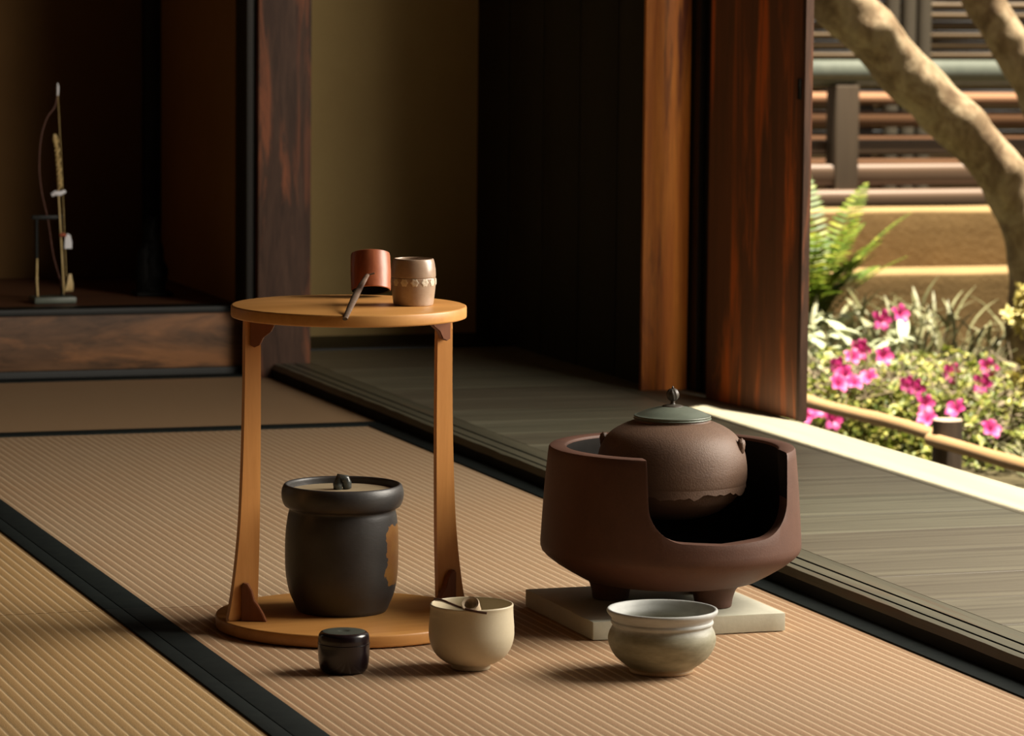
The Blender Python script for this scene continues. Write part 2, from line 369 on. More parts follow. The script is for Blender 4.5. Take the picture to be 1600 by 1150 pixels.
# sill with two grooves (a real cross-section)
sill = empty('trim_1', (2.155, 3.2, -0.02)); struct(sill, 'worn wooden sill with two sliding-door grooves')
prof = [(-.041, -.03), (-.041, .046), (-.038, .050), (-.031, .050), (-.031, .044)]
gx = [(2.117, 2.123), (2.146, 2.152)]
pts = [(2.110, -0.05), (2.110, 0.027), (2.113, 0.030), (2.1185, 0.030), (2.1185, 0.022)]
pts = [(2.110, -0.05), (2.110, 0.019), (2.1165, 0.030), (2.1300, 0.030), (2.1300, 0.018), (2.1355, 0.018), (2.1355, 0.030),
       (2.1580, 0.030), (2.1580, 0.018), (2.1640, 0.018), (2.1640, 0.030), (2.1990, 0.030), (2.1990, -0.05)]
V = []; ys = [-1.6+i*(9.5/220) for i in range(221)]
for y in ys:
    for i, (x, z) in enumerate(pts):
        ww = 0.0
        if i in (1, 2): ww = 0.004*max(0, noise.noise(Vector((y*7, 3.1, 0))))+(0.003*noise.noise(Vector((y*31, 1, 0))) if i == 2 else 0)
        V.append((x-2.155+ww, y-3.2, z+0.02-(0.002*abs(noise.noise(Vector((y*25, 9, i)))) if i in (1, 2) else 0)))
n = len(pts); Fc = []
for k in range(len(ys)-1):
    for i in range(n-1): Fc.append((k*n+i, k*n+i+1, (k+1)*n+i+1, (k+1)*n+i))
mats = [M['sill'], M['groove_and_shade']]
mi = [(1 if i in (0, 3, 4, 5, 7, 8, 9) else 0) for k in range(len(ys)-1) for i in range(n-1)]  # shade on the room-side sill face put into the same black as the grooves
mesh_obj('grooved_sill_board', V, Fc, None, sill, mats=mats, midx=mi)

# veranda boards, laid across
ver = empty('floor_veranda', (2.45, 3.0, -0.05)); struct(ver, 'veranda floor of weathered grey-brown boards')
y = -1.6; i = 0; pm = {}
while y < 8.40:
    wd = 0.172+0.05*random.random()
    y1 = min(y+wd, 8.42); lo = 2.2005; hi = 2.690 if y1 < 7.9 else 2.79
    bm = box_bm(-(hi-lo)/2, (hi-lo)/2, -(y1-y)/2+.0003, (y1-y)/2-.0003, -0.02, 0.0, 0.0003, 1)
    o = bm_obj('floor_plank' if i == 0 else 'floor_plank.%03d' % i, bm, M['plank'], ver,
               loc=((lo+hi)/2-2.45, (y+y1)/2-3.0, 0.0800+random.uniform(-.0003, .0001)), autos=0.6)
    y = y1; i += 1
bm = box_bm(2.6915-2.45, 2.832-2.45, -1.6-3.0, 7.9-3.0, -0.04, 0.0802, 0.003)
bm_obj('edge_board', bm, M['edge_beam'], ver, autos=0.6)
struct(box('trim_2', 2.2005, 2.79, 8.14, 8.46, -0.05, 0.0345, M['lacquer'], bev=0.002), 'black lacquered threshold at the foot of the beige wall')

# end wall, alcove
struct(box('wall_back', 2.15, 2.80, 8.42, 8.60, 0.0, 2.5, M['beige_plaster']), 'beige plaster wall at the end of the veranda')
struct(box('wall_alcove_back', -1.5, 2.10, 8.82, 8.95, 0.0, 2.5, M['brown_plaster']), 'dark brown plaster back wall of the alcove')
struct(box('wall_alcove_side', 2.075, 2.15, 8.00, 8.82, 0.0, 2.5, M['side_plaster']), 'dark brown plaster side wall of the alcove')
struct(box('pillar.002', 2.0575, 2.0785, 7.90, 8.00, 0.1515, 2.5, M['dark_wood'], bev=0.002), 'black strip post at the front of the alcove, against the brown post')
struct(box('pillar', 2.035, 2.075, 8.785, 8.82, 0.15, 2.5, M['dark_wood'], bev=0.002), 'thin black corner post at the back of the alcove')
struct(box('alcove_post', 2.079, 2.199, 7.880, 8.005, -0.02, 2.5, M['post_wood'], bev=0.003), 'dark brown wooden post between alcove and beige wall')
struct(box('floor_alcove', -1.5, 2.075, 8.06, 8.82, 0.0, 0.150, M['toko_floor']), 'red-brown alcove floor')
bw = empty('trim_3', (0.9, 8.0, 0.0)); struct(bw, 'dark wooden beam along the front of the alcove')
bm_obj('beam', box_bm(-2.5, 1.175, -0.015, 0.06, 0.016, 0.137, 0.002), M['beam_wood'], bw, autos=0.6)
bm_obj('black_top_rail', box_bm(-2.5, 1.1745, -0.022, 0.06, 0.137, 0.1512, 0.002), M['lacquer'], bw, autos=0.6)
bm_obj('black_foot_strip', box_bm(-2.5, 1.175, -0.028, 0.06, -0.04, 0.016, 0.002), M['lacquer'], bw, autos=0.6)

# veranda outer line: dark boarding, orange post, recess, broad board
dk = empty('wall_veranda', (2.80, 7.85, -0.02)); struct(dk, 'shade-darkened boarding along the outer side of the veranda')  # backlit shade is put into the near-black board colour
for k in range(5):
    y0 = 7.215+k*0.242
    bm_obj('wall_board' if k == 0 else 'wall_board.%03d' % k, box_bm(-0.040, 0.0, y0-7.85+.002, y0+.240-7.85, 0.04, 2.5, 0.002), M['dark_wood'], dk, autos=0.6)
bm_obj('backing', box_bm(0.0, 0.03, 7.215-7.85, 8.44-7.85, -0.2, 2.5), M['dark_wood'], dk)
struct(box('pillar.001', 2.721, 2.822, 7.190, 7.204, -0.02, 2.5, M['orange_post'], bev=0.003), 'worn orange-brown wooden post left of the dark slit')
struct(box('trim_4', 2.840, 2.870, 6.95, 7.29, -0.02, 2.5, M['dark_wood']), 'added dark strip for the shade in the slit between the two posts')  # black strip stands in for the shade in the slit
struct(box('trim_5', 2.826, 2.838, 7.15, 7.185, 0.03, 2.5, M['dark_wood'], bev=0.001), 'thin dark batten in the slit')
pn = empty('door_1', (2.831, 6.61, 0.03), rz=math.atan2(0.033, 0.412)); struct(pn, 'broad red-brown wooden board standing on the veranda edge')
bm_obj('board', box_bm(0.0, 0.014, 0.0, 0.414, 0.001, 2.46, 0.003), M['red_board'], pn, autos=0.6)
bm_obj('edge_batten', box_bm(-0.0025, 0.0145, -0.003, 0.012, 0.001, 2.46, 0.0015), M['post_wood'], pn, autos=0.6)
bm_obj('latch_plate', box_bm(-0.005, 0.0, 0.013, 0.026, 0.625, 0.665, 0.001), M['dark_wood'], pn, autos=0.6)

# room shell out of frame
struct(box('ceiling', -3.0, 2.30, -1.6, 9.0, 2.45, 2.55, M['ceiling']), 'dark cedar ceiling')
struct(box('wall_left', -3.1, -3.0, -1.6, 9.0, 0, 2.5, M['brown_plaster']), 'brown plaster wall on the left')
struct(box('wall_front', -3.0, 1.0, -1.7, -1.6, 0, 2.5, M['brown_plaster']), 'brown plaster wall behind the camera')
struct(box('wall_left_back', -3.0, -1.5, 7.98, 8.1, 0, 2.5, M['brown_plaster']), 'brown plaster wall left of the alcove')
struct(box('lintel', 2.10, 2.21, -1.6, 7.9, 1.90, 2.45, M['brown_plaster']), 'plaster above the sliding-door track')
struct(box('wall_right_light_block', 2.86, 2.95, -1.7, 2.2, -0.3, 2.4, M['brown_plaster']), 'added plaster wall beside the camera, shutting out frontal light')  # unseen wall, added to hold back light from the camera side
struct(box('wall_front_right', 1.0, 2.95, -1.8, -1.7, -0.3, 2.5, M['brown_plaster']), 'plaster wall behind the camera, veranda side')
# roof: eave parallel to the veranda, with an added step to end the sunlit strip beyond y = 6.6
EV = 2.30
out = [(2.10, -1.9), (2.778, -1.9), (2.778, 6.66), (2.883, 6.75), (3.45, 6.86), (3.45, 9.2), (2.10, 9.2)]
bm = bmesh.new(); vs_ = [bm.verts.new((x, y, EV+0.02)) for x, y in out]; f = bm.faces.new(vs_)
r = bmesh.ops.extrude_face_region(bm, geom=[f])
for v in [g for g in r['geom'] if isinstance(g, bmesh.types.BMVert)]: v.co.z += 0.14
struct(bm_obj('roof_eave', bm, M['ceiling']), 'eave over the veranda, its outer step added to stop the sun')
# ------------------------------------------------------------------ (objects follow)
# ---------------------------------------------------------------- round two-legged tea shelf
AX = math.radians(6.3)
sh = empty('tea_shelf', (1.400, 4.824, 0.0), rz=AX)
tag(sh, 'honey-coloured two-legged wooden shelf with round top and round base', 'shelf')
def disc(name, r, z0, z1, bev=0.0022):
    pr = [(0, z0), (r-bev*1.2, z0), (r-bev*.3, z0+bev*.35), (r, z0+bev*1.2), (r, z1-bev*1.2), (r-bev*.3, z1-bev*.35), (r-bev*1.2, z1), (0, z1)]
    return lathe(name, pr, M['shelf'], sh, 112, per=1, autos=0.9)
disc('round_top', 0.1600, 0.4255, 0.4420)
disc('round_base', 0.1800, 0.0015, 0.0185)
outer = [(0.4255, .152), (0.35, .1523), (0.30, .153), (0.25, .1542), (0.20, .156), (0.15, .1585), (0.11, .162), (0.08, .1655), (0.055, .169), (0.035, .1725), (0.0185, .176)]
inner = [(0.4255, .130), (0.35, .1295), (0.25, .1295), (0.15, .1305), (0.08, .132), (0.0185, .134)]
for s in (-1, 1):
    o_ = catmull([(r, z) for z, r in outer], 3); i_ = catmull([(r, z) for z, r in inner], 3)
    ol = [(s*r, z) for r, z in o_] + [(s*r, z) for r, z in reversed(i_)]
    leg = prism('leg', ol, 0.0105, M['shelf_leg'], sh, bev=0.0012)
    # brackets: shaped triangles standing on the front face, pointing inwards
    def bracket(zs, top):
        H = 0.052 if not top else 0.036; W = 0.034
        if not top: o2 = [(0, 0), (W, 0), (W*.86, H*.20), (W*.66, H*.42), (W*.50, H*.55), (W*.40, H*.80), (W*.24, H*.97), (W*.08, H), (0, H*.93)]
        else: o2 = [(0, 0), (W*1.05, 0), (W*.80, -H*.42), (W*.52, -H*.62), (W*.36, -H*.92), (W*.16, -H), (0, -H*.92)]
        rr_ = 0.1655 if not top else 0.1505
        xb = s*(0.1560 if not top else 0.1440)
        o3 = [(-s*u, z) for u, z in o2]
        ob = prism('bracket', o3, 0.010, M['shelf_bracket'], leg, loc=(xb, -0.0105 if s > 0 else -0.0055, zs), rot=(0, 0, math.radians(8 if s > 0 else -33)), bev=0.001)
        return ob
    bracket(0.0186, False); bracket(0.4254, True)

# ---------------------------------------------------------------- water jar on the base of the shelf
S = 0.000880
def px(pr, s=S): return [(r*s, z*s) for r, z in pr]
jar = empty('water_jar', (1.398, 4.845, 0.0187)); tag(jar, 'large black-brown stoneware water jar with ochre stain, standing in the round shelf', 'jar')
body = px([(0, 1), (60, 0), (69, 2), (74, 12), (82, 32), (87, 60), (88.5, 95), (88, 125), (85.5, 148), (83.5, 158), (84.5, 162), (91, 166), (95, 176), (95.5, 187), (93, 196), (89.5, 199.5), (86, 197), (85, 188), (81, 160), (80, 120), (78, 40), (66, 12), (0, 8)])
lathe('body', body, M['jar'], jar, 96, wob=0.012, sd=3)
lid = lathe('lid', px([(0, 183), (60, 183), (82, 184.5), (83.5, 187), (82, 189), (60, 189.5), (20, 190.5), (0, 190.5)]), M['jar_lid'], jar, 80)
V, Fc = tube_geo([(-0.006, 0, 0.166), (-0.0075, -.002, 0.175), (-0.003, .001, 0.1835), (0.003, -.003, 0.1815), (0.0065, .001, 0.175), (0.0075, -.001, 0.168)], [0.0060, .0066, .0068, .0076, .0072, .0058], 10, 0.0012, 260)
mesh_obj('knob', V, Fc, M['dark_knob'], lid, smooth=True)

# ---------------------------------------------------------------- tile, brazier, kettle
tl = empty('floor_tile', (1.8255, 4.765, 0.0008)); tag(tl, 'square cream ceramic tile under the brown brazier', 'tile')
bm = box_bm(-.140, .140, -.140, .140, 0, 0.0250, 0.0016, 2)
bmesh.ops.subdivide_edges(bm, edges=[e for e in bm.edges if e.calc_length() > .05], cuts=14, use_grid_fill=True)
for v in bm.verts:
    if abs(v.co.x) > .137 or abs(v.co.y) > .137: v.co += Vector((1, 1, .3))*0.0008*noise.noise(v.co*60)
bm_obj('slab', bm, M['tile'], tl, autos=0.7)

fz = 0.0262
BR = empty('brazier', (1.848, 4.76, fz)); tag(BR, 'large red-brown clay brazier with a wide front opening, on the cream tile', 'brazier')
q = 0.001
prof = [(60, 29), (105, 29.5), (122, 33), (142, 44), (160, 55), (173, 65), (179, 71.5), (181, 77), (181.2, 84), (180.5, 95), (179, 120), (177, 150), (174.5, 180), (172, 205), (170.8, 214), (169.0, 216.6), (165.5, 217.3),
        (150.0, 217.3), (147.5, 216.3), (146.5, 213), (148, 200), (153, 170), (157, 130), (158.5, 95), (156, 80), (140, 64), (110, 50), (60, 47)]
V, Fc = lathe_geo([(r*q, z*q) for r, z in prof], 120, closed_loop=True)
me = bpy.data.meshes.new('clay_body'); me.from_pydata(V, [], Fc); me.update()
bm = bmesh.new(); bm.from_mesh(me); bmesh.ops.recalc_face_normals(bm, faces=bm.faces); bm.to_mesh(me); bm.free()
bowl_o = bpy.data.objects.new('clay_body', me); COL.objects.link(bowl_o)
# cutter: a rounded-bottom opening
PHI = math.radians(12)
hw, zb, rc, LAT = 0.103, 0.106, 0.050, 0.030
oc = [(hw+.006, 0.30), (-hw-.004, 0.30), (-hw, zb+rc)]
for k in range(1, 10):
    a = PI+ (PI/2)*k/10; oc.append((-hw+rc+rc*math.cos(a)*1.0, zb+rc+rc*math.sin(a)))
oc.append((-hw+rc, zb)); oc.append((0, zb-.0035)); oc.append((hw-rc, zb))
for k in range(1, 10):
    a = 1.5*PI+(PI/2)*k/10; oc.append((hw-rc+rc*math.cos(a), zb+rc+rc*math.sin(a)))
oc.append((hw, zb+rc))
bm = bmesh.new(); vs_ = [bm.verts.new((x+LAT, -0.30, z)) for x, z in oc]; f = bm.faces.new(vs_)
r = bmesh.ops.extrude_face_region(bm, geom=[f])
for v in [g for g in r['geom'] if isinstance(g, bmesh.types.BMVert)]: v.co.y = -0.02
cut = bm_obj('cutter', bm, M['brazier'])
# the opening looks towards the camera, turned to its right
cut.rotation_euler = (0, 0, math.atan2(-0.3199, 0.9474)+PHI)
md = bowl_o.modifiers.new('b', 'BOOLEAN'); md.operation = 'DIFFERENCE'; md.object = cut; md.solver = 'EXACT'
bv = bowl_o.modifiers.new('v', 'BEVEL'); bv.width = 0.0016; bv.segments = 2; bv.limit_method = 'ANGLE'; bv.angle_limit = math.radians(50)
bpy.context.view_layer.update()
dg = bpy.context.evaluated_depsgraph_get()
me2 = bpy.data.meshes.new_from_object(bowl_o.evaluated_get(dg))
bpy.data.objects.remove(bowl_o); bpy.data.objects.remove(cut)
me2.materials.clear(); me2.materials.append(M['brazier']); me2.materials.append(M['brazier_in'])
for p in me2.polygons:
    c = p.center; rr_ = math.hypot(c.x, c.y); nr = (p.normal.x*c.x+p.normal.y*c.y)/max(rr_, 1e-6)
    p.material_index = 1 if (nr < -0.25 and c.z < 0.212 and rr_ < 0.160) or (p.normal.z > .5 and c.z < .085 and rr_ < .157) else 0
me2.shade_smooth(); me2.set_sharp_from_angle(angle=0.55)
ob = bpy.data.objects.new('clay_body', me2); COL.objects.link(ob); ob.parent = BR
for k, (dx, dy) in enumerate([(-.073, .040), (.040, -.062), (.075, .055)]):
    lathe('foot', [(0, 0.0), (.022, 0.0), (.0255, .003), (.027, .012), (.031, .024), (.036, .034), (0, .036)], M['brazier'], BR, 32, loc=(dx, dy, 0))
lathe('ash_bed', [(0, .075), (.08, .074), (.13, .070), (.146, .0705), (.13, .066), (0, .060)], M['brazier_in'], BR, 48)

KS = 0.000884
kt = empty('kettle', (1.848, 4.76, fz)); tag(kt, 'rust-brown iron kettle sitting inside the brazier', 'kettle')
def kp(rows): return [(r*KS, 0.1800+(h*KS)) for r, h in rows]
kz = kp([(0, -72), (40, -70), (74, -60), (96, -44), (106, -32), (110, -24), (114, -19), (116.8, -14), (118, -4), (118, 10), (114.5, 32), (107, 50), (96, 63), (80, 73), (66, 79), (60, 81), (58.5, 84), (57, 85), (55.5, 83), (53, 76), (0, 74)])
lathe('kettle_body', kz, M['kettle'], kt, 96)
# ragged hem left below the belly
V, Fc = [], []
N = 96
for i in range(N):
    a = 2*PI*i/N; rg = 16*noise.noise(Vector((math.cos(a)*3, math.sin(a)*3, 1)))+7*noise.noise(Vector((math.cos(a)*11, math.sin(a)*11, 4)))
    for rr_, hh in ((116.6, -14), (117.0, -27+rg*.8), (113, -27.5+rg*.8), (110, -18)):
        V.append((rr_*KS*math.cos(a), rr_*KS*math.sin(a), .1800+hh*KS))
for i in range(N):
    j = (i+1) % N
    for k in range(4):
        l = (k+1) % 4; Fc.append((4*i+k, 4*j+k, 4*j+l, 4*i+l))
mesh_obj('ragged_hem', V, Fc, M['kettle'], kt, autos=0.8)
for s in (-1, 1):
    a = math.atan2(-0.3199, 0.9474)+ (0 if s > 0 else PI) - .30
    bm = bmesh.new(); bmesh.ops.create_icosphere(bm, subdivisions=3, radius=.0076)
    for v in bm.verts:
        v.co = Vector((v.co.x*.85, v.co.y*.9, v.co.z*1.45)); v.co *= 1+.30*noise.noise(v.co*260)
    bm_obj('lug', bm, M['kettle'], kt, loc=(111*KS*math.cos(a), 111*KS*math.sin(a), .1800+45*KS), rot=(0, 0, a), smooth=True)
ld = lathe('lid', kp([(0, 84), (56, 84), (59.5, 86.5), (60.5, 88.5), (59.5, 90), (56, 91), (44, 96.5), (28, 101.5), (14, 104), (0, 104.5)]), M['bronze'], kt, 80)
lathe('rosette', kp([(0, 103.5), (16, 102.5), (16, 104.5), (12, 106), (5, 107), (3.5, 109), (3.4, 114), (0, 114)]), M['bronze_knob'], ld, 24)
bm = bmesh.new(); bmesh.ops.create_icosphere(bm, subdivisions=4, radius=9.8*KS)
for v in bm.verts:
    v.co.z *= 1.05
    a = math.atan2(v.co.y, v.co.x); v.co *= 1+.05*math.sin(a*9+v.co.z*300)
bmesh.ops.create_cone(bm, cap_ends=True, segments=10, radius1=2.6*KS, radius2=.5*KS, depth=5*KS, matrix=Matrix.Translation((0, 0, 11.5*KS)))
bm_obj('knob', bm, M['bronze_knob'], ld, loc=(0, 0, .1800+122*KS), smooth=True)

# ---------------------------------------------------------------- bowls and caddy in front
S1 = 0.000825
tb = empty('tea_bowl', (1.467, 4.483, 0.0004)); tag(tb, 'cream-glazed tea bowl holding a bamboo whisk, right of the black caddy', 'bowl')
lathe('bowl_body', px([(0, 5), (24, 5), (25, 1), (26.5, 0), (29.5, 0), (30.5, 2), (31, 7), (41, 11), (54, 21), (62, 34), (66, 49), (66.4, 64), (65.2, 82), (64.6, 95), (65.0, 100.5), (63.6, 102), (62.2, 100.5), (62.0, 88), (63.4, 64), (61, 48), (52, 30), (30, 18), (0, 13)], S1), M['cream'], tb, 96, wob=0.014, sd=11)
ks = empty('waste_water_bowl', (1.696, 4.395, 0.0004)); tag(ks, 'wide-mouthed grey-glazed bowl with flared rim, in front of the tile', 'bowl')
kb = [(0, 6), (40, 5), (42, 1), (44, 0), (49, 0), (50.5, 3), (51, 7), (62, 15), (74, 26), (82, 40), (84.5, 52), (82.5, 62), (78.5, 70), (77.5, 74), (79.8, 77), (79.6, 80), (78.3, 82.5), (80.5, 87), (84.5, 91.5), (86.3, 95.5), (85.5, 98.8), (82.8, 99.5), (80, 97), (76.5, 90), (73.5, 80), (76, 66), (80, 50), (76, 36), (60, 20), (0, 13)]
lathe('bowl_body', px(kb, S1), None, ks, 96, wob=0.010, sd=5, mats=[M['kensui'], M['kensui_in']], mi=lambda z, r, f: 1 if (z > 12*S1 and ((z < 80*S1 and r < 60*S1 and z > 18*S1 and r < (20+z/S1*1.1)*S1) )) else 0)
cd = empty('tea_caddy', (1.303, 4.505, 0.0004)); tag(cd, 'small squat black tea caddy with flat dull lid, in front of the shelf base', 'tea caddy')
lathe('caddy_body', px([(0, 2), (26, 1), (31, 0), (35, 3), (38, 10), (39.8, 24), (40.2, 38), (40.2, 42), (40.2, 44), (40.1, 44.7), (39.6, 45), (37, 45), (0, 45)], S1), M['black_glaze'], cd, 64)
lathe('caddy_lid', px([(0, 45.2), (37, 45.2), (39.6, 45.2), (40.1, 45.5), (40.2, 46.2), (40.2, 48), (39.9, 53), (38.5, 59), (35, 62.5), (29, 63.8)], S1)+px([(12, 64), (8, 63.3), (5, 62.4), (0, 62)], S1), None, cd, 64, mats=[M['black_glaze'], M['caddy_lid']], mi=lambda z, r, f: 1 if (r < 33*S1 and z > 50*S1) else 0)

# whisk inside the bowl and scoop across its rim
def along(name, pts, rads, mat, parent, seg=14): return tube(name, pts, rads, mat, parent, seg)
WE = Vector((1.4515, 4.4400, 0.0925)); WD = Vector((0.30, 0.55, -0.62)).normalized()
wk = empty('tea_whisk', tuple(WE)); tag(wk, 'short pale bamboo whisk, its hollow handle leaning out of the cream bowl', 'whisk')
V, Fc = lathe_geo([(.0080, .001), (.0108, 0), (.0116, .0015), (.0118, .012), (.0124, .030), (.0095, .030), (.0082, .012)], 28, closed_loop=True)
rotq = WD.to_track_quat('Z', 'Y')
V2 = [tuple(rotq @ Vector(v)) for v in V]
mesh_obj('handle', V2, Fc, M['whisk'], wk, autos=0.7)
V, Fc = [], []
for k in range(36):
    a = 2*PI*k/36; r0 = .0092
    p = [Vector((r0*math.cos(a)*m, r0*math.sin(a)*m, z)) for m, z in ((1, .028), (1.25, .038), (1.55, .050), (1.3, .056), (1.0, .054))]
    tube_geo([rotq @ v for v in p], [.0006]*5, 4, V=V, Fc=Fc)
tn = mesh_obj('tines', V, Fc, M['whisk'], wk); tn['kind'] = 'stuff'
sc_pts = [(1.4250, 4.5050, .0880), (1.4290, 4.4900, .0892), (1.4345, 4.4700, .0878), (1.4400, 4.4500, .0862), (1.4480, 4.4330, .0850), (1.4560, 4.4240, .0840), (1.4665, 4.4175, .0828)]
tsc = tube('tea_scoop', rel(catmull(sc_pts, 4), sc_pts[0]), [.0024]*6+[.0022]*12+[.0020]*7, M['scoop'], None, 8, loc=sc_pts[0], squash=0.85)
tag(tsc, 'slender dark brown bamboo tea scoop lying across the rim of the cream bowl', 'scoop')

# ---------------------------------------------------------------- things on the round top
TZ = 0.4422
cp = empty('ceramic_cup', (1.484, 4.800, TZ)); tag(cp, 'pinkish-beige barrel-shaped cup with a ring of stamped flowers, on the round shelf', 'cup')
S2 = 0.000866
lathe('cup_body', px([(0, 2), (27, 1), (30, 0), (31.5, 3), (33, 14), (34.5, 28), (35, 42), (34.2, 43), (34.2, 44.2), (35, 45.3), (34.6, 56), (33, 66), (31.5, 71.5), (30, 73), (28.5, 71.5), (29.5, 60), (31, 40), (29, 12), (0, 7)], S2), M['cup'], cp, 80)
fm = None
for k in range(13):
    a = 2*PI*k/13+.12
    if fm is None:
        bm = bmesh.new(); rr_ = 6.0*S2
        c0 = bm.verts.new((0.0002, 0, 0)); ring = []; mid = []
        for j in range(24):
            b = 2*PI*j/24; rad = rr_*(1+.12*math.cos(6*b))
            ring.append(bm.verts.new((-.0002, rad*math.cos(b), rad*math.sin(b)))); mid.append(bm.verts.new((.0006, .62*rad*math.cos(b), .62*rad*math.sin(b))))
        cen = [bm.verts.new((-.0002, .22*rr_*math.cos(2*PI*j/24), .22*rr_*math.sin(2*PI*j/24))) for j in range(24)]
        for j in range(24):
            l = (j+1) % 24
            bm.faces.new((ring[j], ring[l], mid[l], mid[j])); bm.faces.new((mid[j], mid[l], cen[l], cen[j])); bm.faces.new((cen[j], cen[l], c0))
        o = bm_obj('stamped_flower', bm, M['cup_stamp'], cp, smooth=True); fm = o.data
    else:
        o = bpy.data.objects.new('stamped_flower.%03d' % k, fm); COL.objects.link(o); o.parent = cp
    o.location = (35.1*S2*math.cos(a), 35.1*S2*math.sin(a), 37*S2); o.rotation_euler = (0, 0, a)

ldl = empty('water_ladle', (1.4625, 4.930, TZ)); tag(ldl, 'bamboo ladle with red-brown cup turned mouth down and long handle over the shelf edge', 'ladle')
Rr = 0.0275; Hh = 0.0535
tilt = Matrix.Rotation(math.radians(-19), 4, Vector((0.93, -0.36, 0)).normalized()) @ Matrix.Rotation(math.radians(-3), 4, 'Y')
V, Fc = lathe_geo([(0, Hh), (Rr-.003, Hh), (Rr-.0008, Hh-.001), (Rr, Hh-.004), (Rr+.0006, Hh*.5), (Rr, .001), (Rr-.001, 0), (Rr-.003, .001), (Rr-.0032, Hh-.004), (0, Hh-.004)], 64)
lowest = min((tilt @ Vector(v)).z for v in V)
V2 = [tuple((tilt @ Vector(v))-Vector((0, 0, lowest-.0006))) for v in V]
midx = []
for f in Fc:
    c = sum((Vector(V[i]) for i in f), Vector())/len(f); midx.append(1 if (math.hypot(c.x, c.y) < Rr-.002 and c.z < Hh-.0035) else 0)
mesh_obj('ladle_cup', V2, Fc, None, ldl, mats=[M['ladle'], M['ladle_in']], midx=midx, autos=0.6)
h0, h1 = Vector((1.4490, 4.9030, .4735)), Vector((1.3460, 4.6560, .4372))
hp = []; L0 = Vector((1.4625, 4.930, TZ))
em = Vector((1.3665, 4.705, .4455))
for k in range(13):
    t = k/12
    hp.append(tuple(h0.lerp(h1, t)+Vector((0, 0, 0.0030*math.sin(PI*t)+.0016))-L0))
tube('handle', hp, [.0034+.0018*(1-abs(2*k/12-1.1))*1.0 for k in range(13)], M['bamboo_dark'], ldl, 10, squash=0.62)
tube('joint_peg', [tuple(Vector((1.4485, 4.905, .4745))-L0), tuple(Vector((1.4590, 4.9015, .4775))-L0)], .0012, M['bamboo_dark'], ldl, 6)

M['bow_lacquer'] = speckled('dark_red_lacquer', (0.10, 0.03, 0.015, 1), (0.16, 0.05, 0.025, 1), 60, 0.4)
# ---------------------------------------------------------------- alcove: bow ornament and black figure
O = Vector((1.677, 8.15, 0.151))
bo = empty('bow_ornament', tuple(O)); tag(bo, 'decorative miniature bow with gilt arrows on a black stand, in the alcove', 'ornament')
def lo(p): return tuple(Vector(p)-O)
bm_obj('stand_base', box_bm(-.047, .047, -.035, .035, 0.0005, .014, .003), M['bronze'], bo, autos=.6)
bm_obj('stand_foot', box_bm(-.040, .040, -.030, .030, -.0003, .004, .001), M['lacquer'], bo)
tube('stand_post', [lo((1.641, 8.15, .164)), lo((1.6405, 8.15, .215)), lo((1.641, 8.15, .26)), lo((1.641, 8.15, .343))], [.0032, .0032, .0042, .0042], M['lacquer'], bo, 8)
tube('stand_post', [lo((1.700, 8.152, .164)), lo((1.698, 8.152, .25)), lo((1.694, 8.152, .343))], .0042, M['lacquer'], bo, 8)
bm_obj('stand_crossbar', box_bm(-.047, .022, -.006, .006, .186, .195, .002), M['lacquer'], bo, autos=.6)
tube('gilt_rod', [lo((1.6425, 8.146, .166)), lo((1.6405, 8.146, .20)), lo((1.6415, 8.146, .25))], [.0022, .0026, .0018], M['gold'], bo, 8)
tube('bow_stave', [lo(p) for p in catmull([(1.689, 8.148, .628), (1.684, 8.148, .590), (1.665, 8.148, .562), (1.652, 8.148, .519), (1.6475, 8.148, .455), (1.653, 8.148, .398), (1.667, 8.148, .334), (1.680, 8.148, .25), (1.703, 8.148, .175)], 5)], .0012, M['bow_lacquer'], bo, 6)
tube('bow_string', [lo((1.689, 8.146, .625)), lo((1.700, 8.146, .40)), lo((1.709, 8.146, .175))], .0007, M['gold'], bo, 5)
tube('white_tip', [lo((1.689, 8.147, .612)), lo((1.6895, 8.147, .630)), lo((1.689, 8.147, .640))], [.0024, .003, .0012], M['paper'], bo, 8)
for k, (x0, z0, x1, z1) in enumerate([(1.700, .170, 1.682, .520), (1.7025, .176, 1.686, .47)]):
    tube('arrow', [lo((x0, 8.140+.003*k, z0)), lo(((x0+x1)/2, 8.140+.003*k, (z0+z1)/2)), lo((x1, 8.140+.003*k, z1))], .0011, M['gold'], bo, 7)
V, Fc = [], []
for k in range(11):
    z = .405+k*.0105; x = 1.693-.010*k/10
    tube_geo([lo((x-.004, 8.136, z)), lo((x+.001, 8.133, z+.010)), lo((x+.0045*(k % 2), 8.136, z+.016))], [.0018, .0030, .0012], 6, V=V, Fc=Fc)
mesh_obj('gilt_tassel', V, Fc, M['gold'], bo, autos=.9)
tube('gilt_bud', [lo((1.681, 8.138, .505)), lo((1.6805, 8.138, .516)), lo((1.680, 8.138, .527))], [.003, .0055, .003], M['gold'], bo, 8)
tube('paper_knot', [lo(p) for p in [(1.672, 8.134, .392), (1.680, 8.132, .397), (1.690, 8.132, .395), (1.703, 8.133, .400)]], [.004, .0055, .0055, .004], M['paper'], bo, 8, nz=.002, nscale=200)
tube('red_knot', [lo(p) for p in [(1.690, 8.134, .302), (1.697, 8.132, .304), (1.704, 8.134, .301)]], [.003, .005, .003], M['red_cord'], bo, 8)
o2 = [(-.008, 0), (.0095, 0), (.0095, .014), (.006, .030), (-.001, .034), (-.006, .026)]
prism('paper_tag', o2, .004, M['paper'], bo, loc=lo((1.7085, 8.136, .272)), bev=.001)
V, Fc = [], []
for k in range(5):
    tube_geo([lo((1.7125+.001*k, 8.14, .215)), lo((1.708+.003*k, 8.139, .19)), lo((1.703+.004*k, 8.138, .176))], [.0012, .0022, .0012], 6, V=V, Fc=Fc)
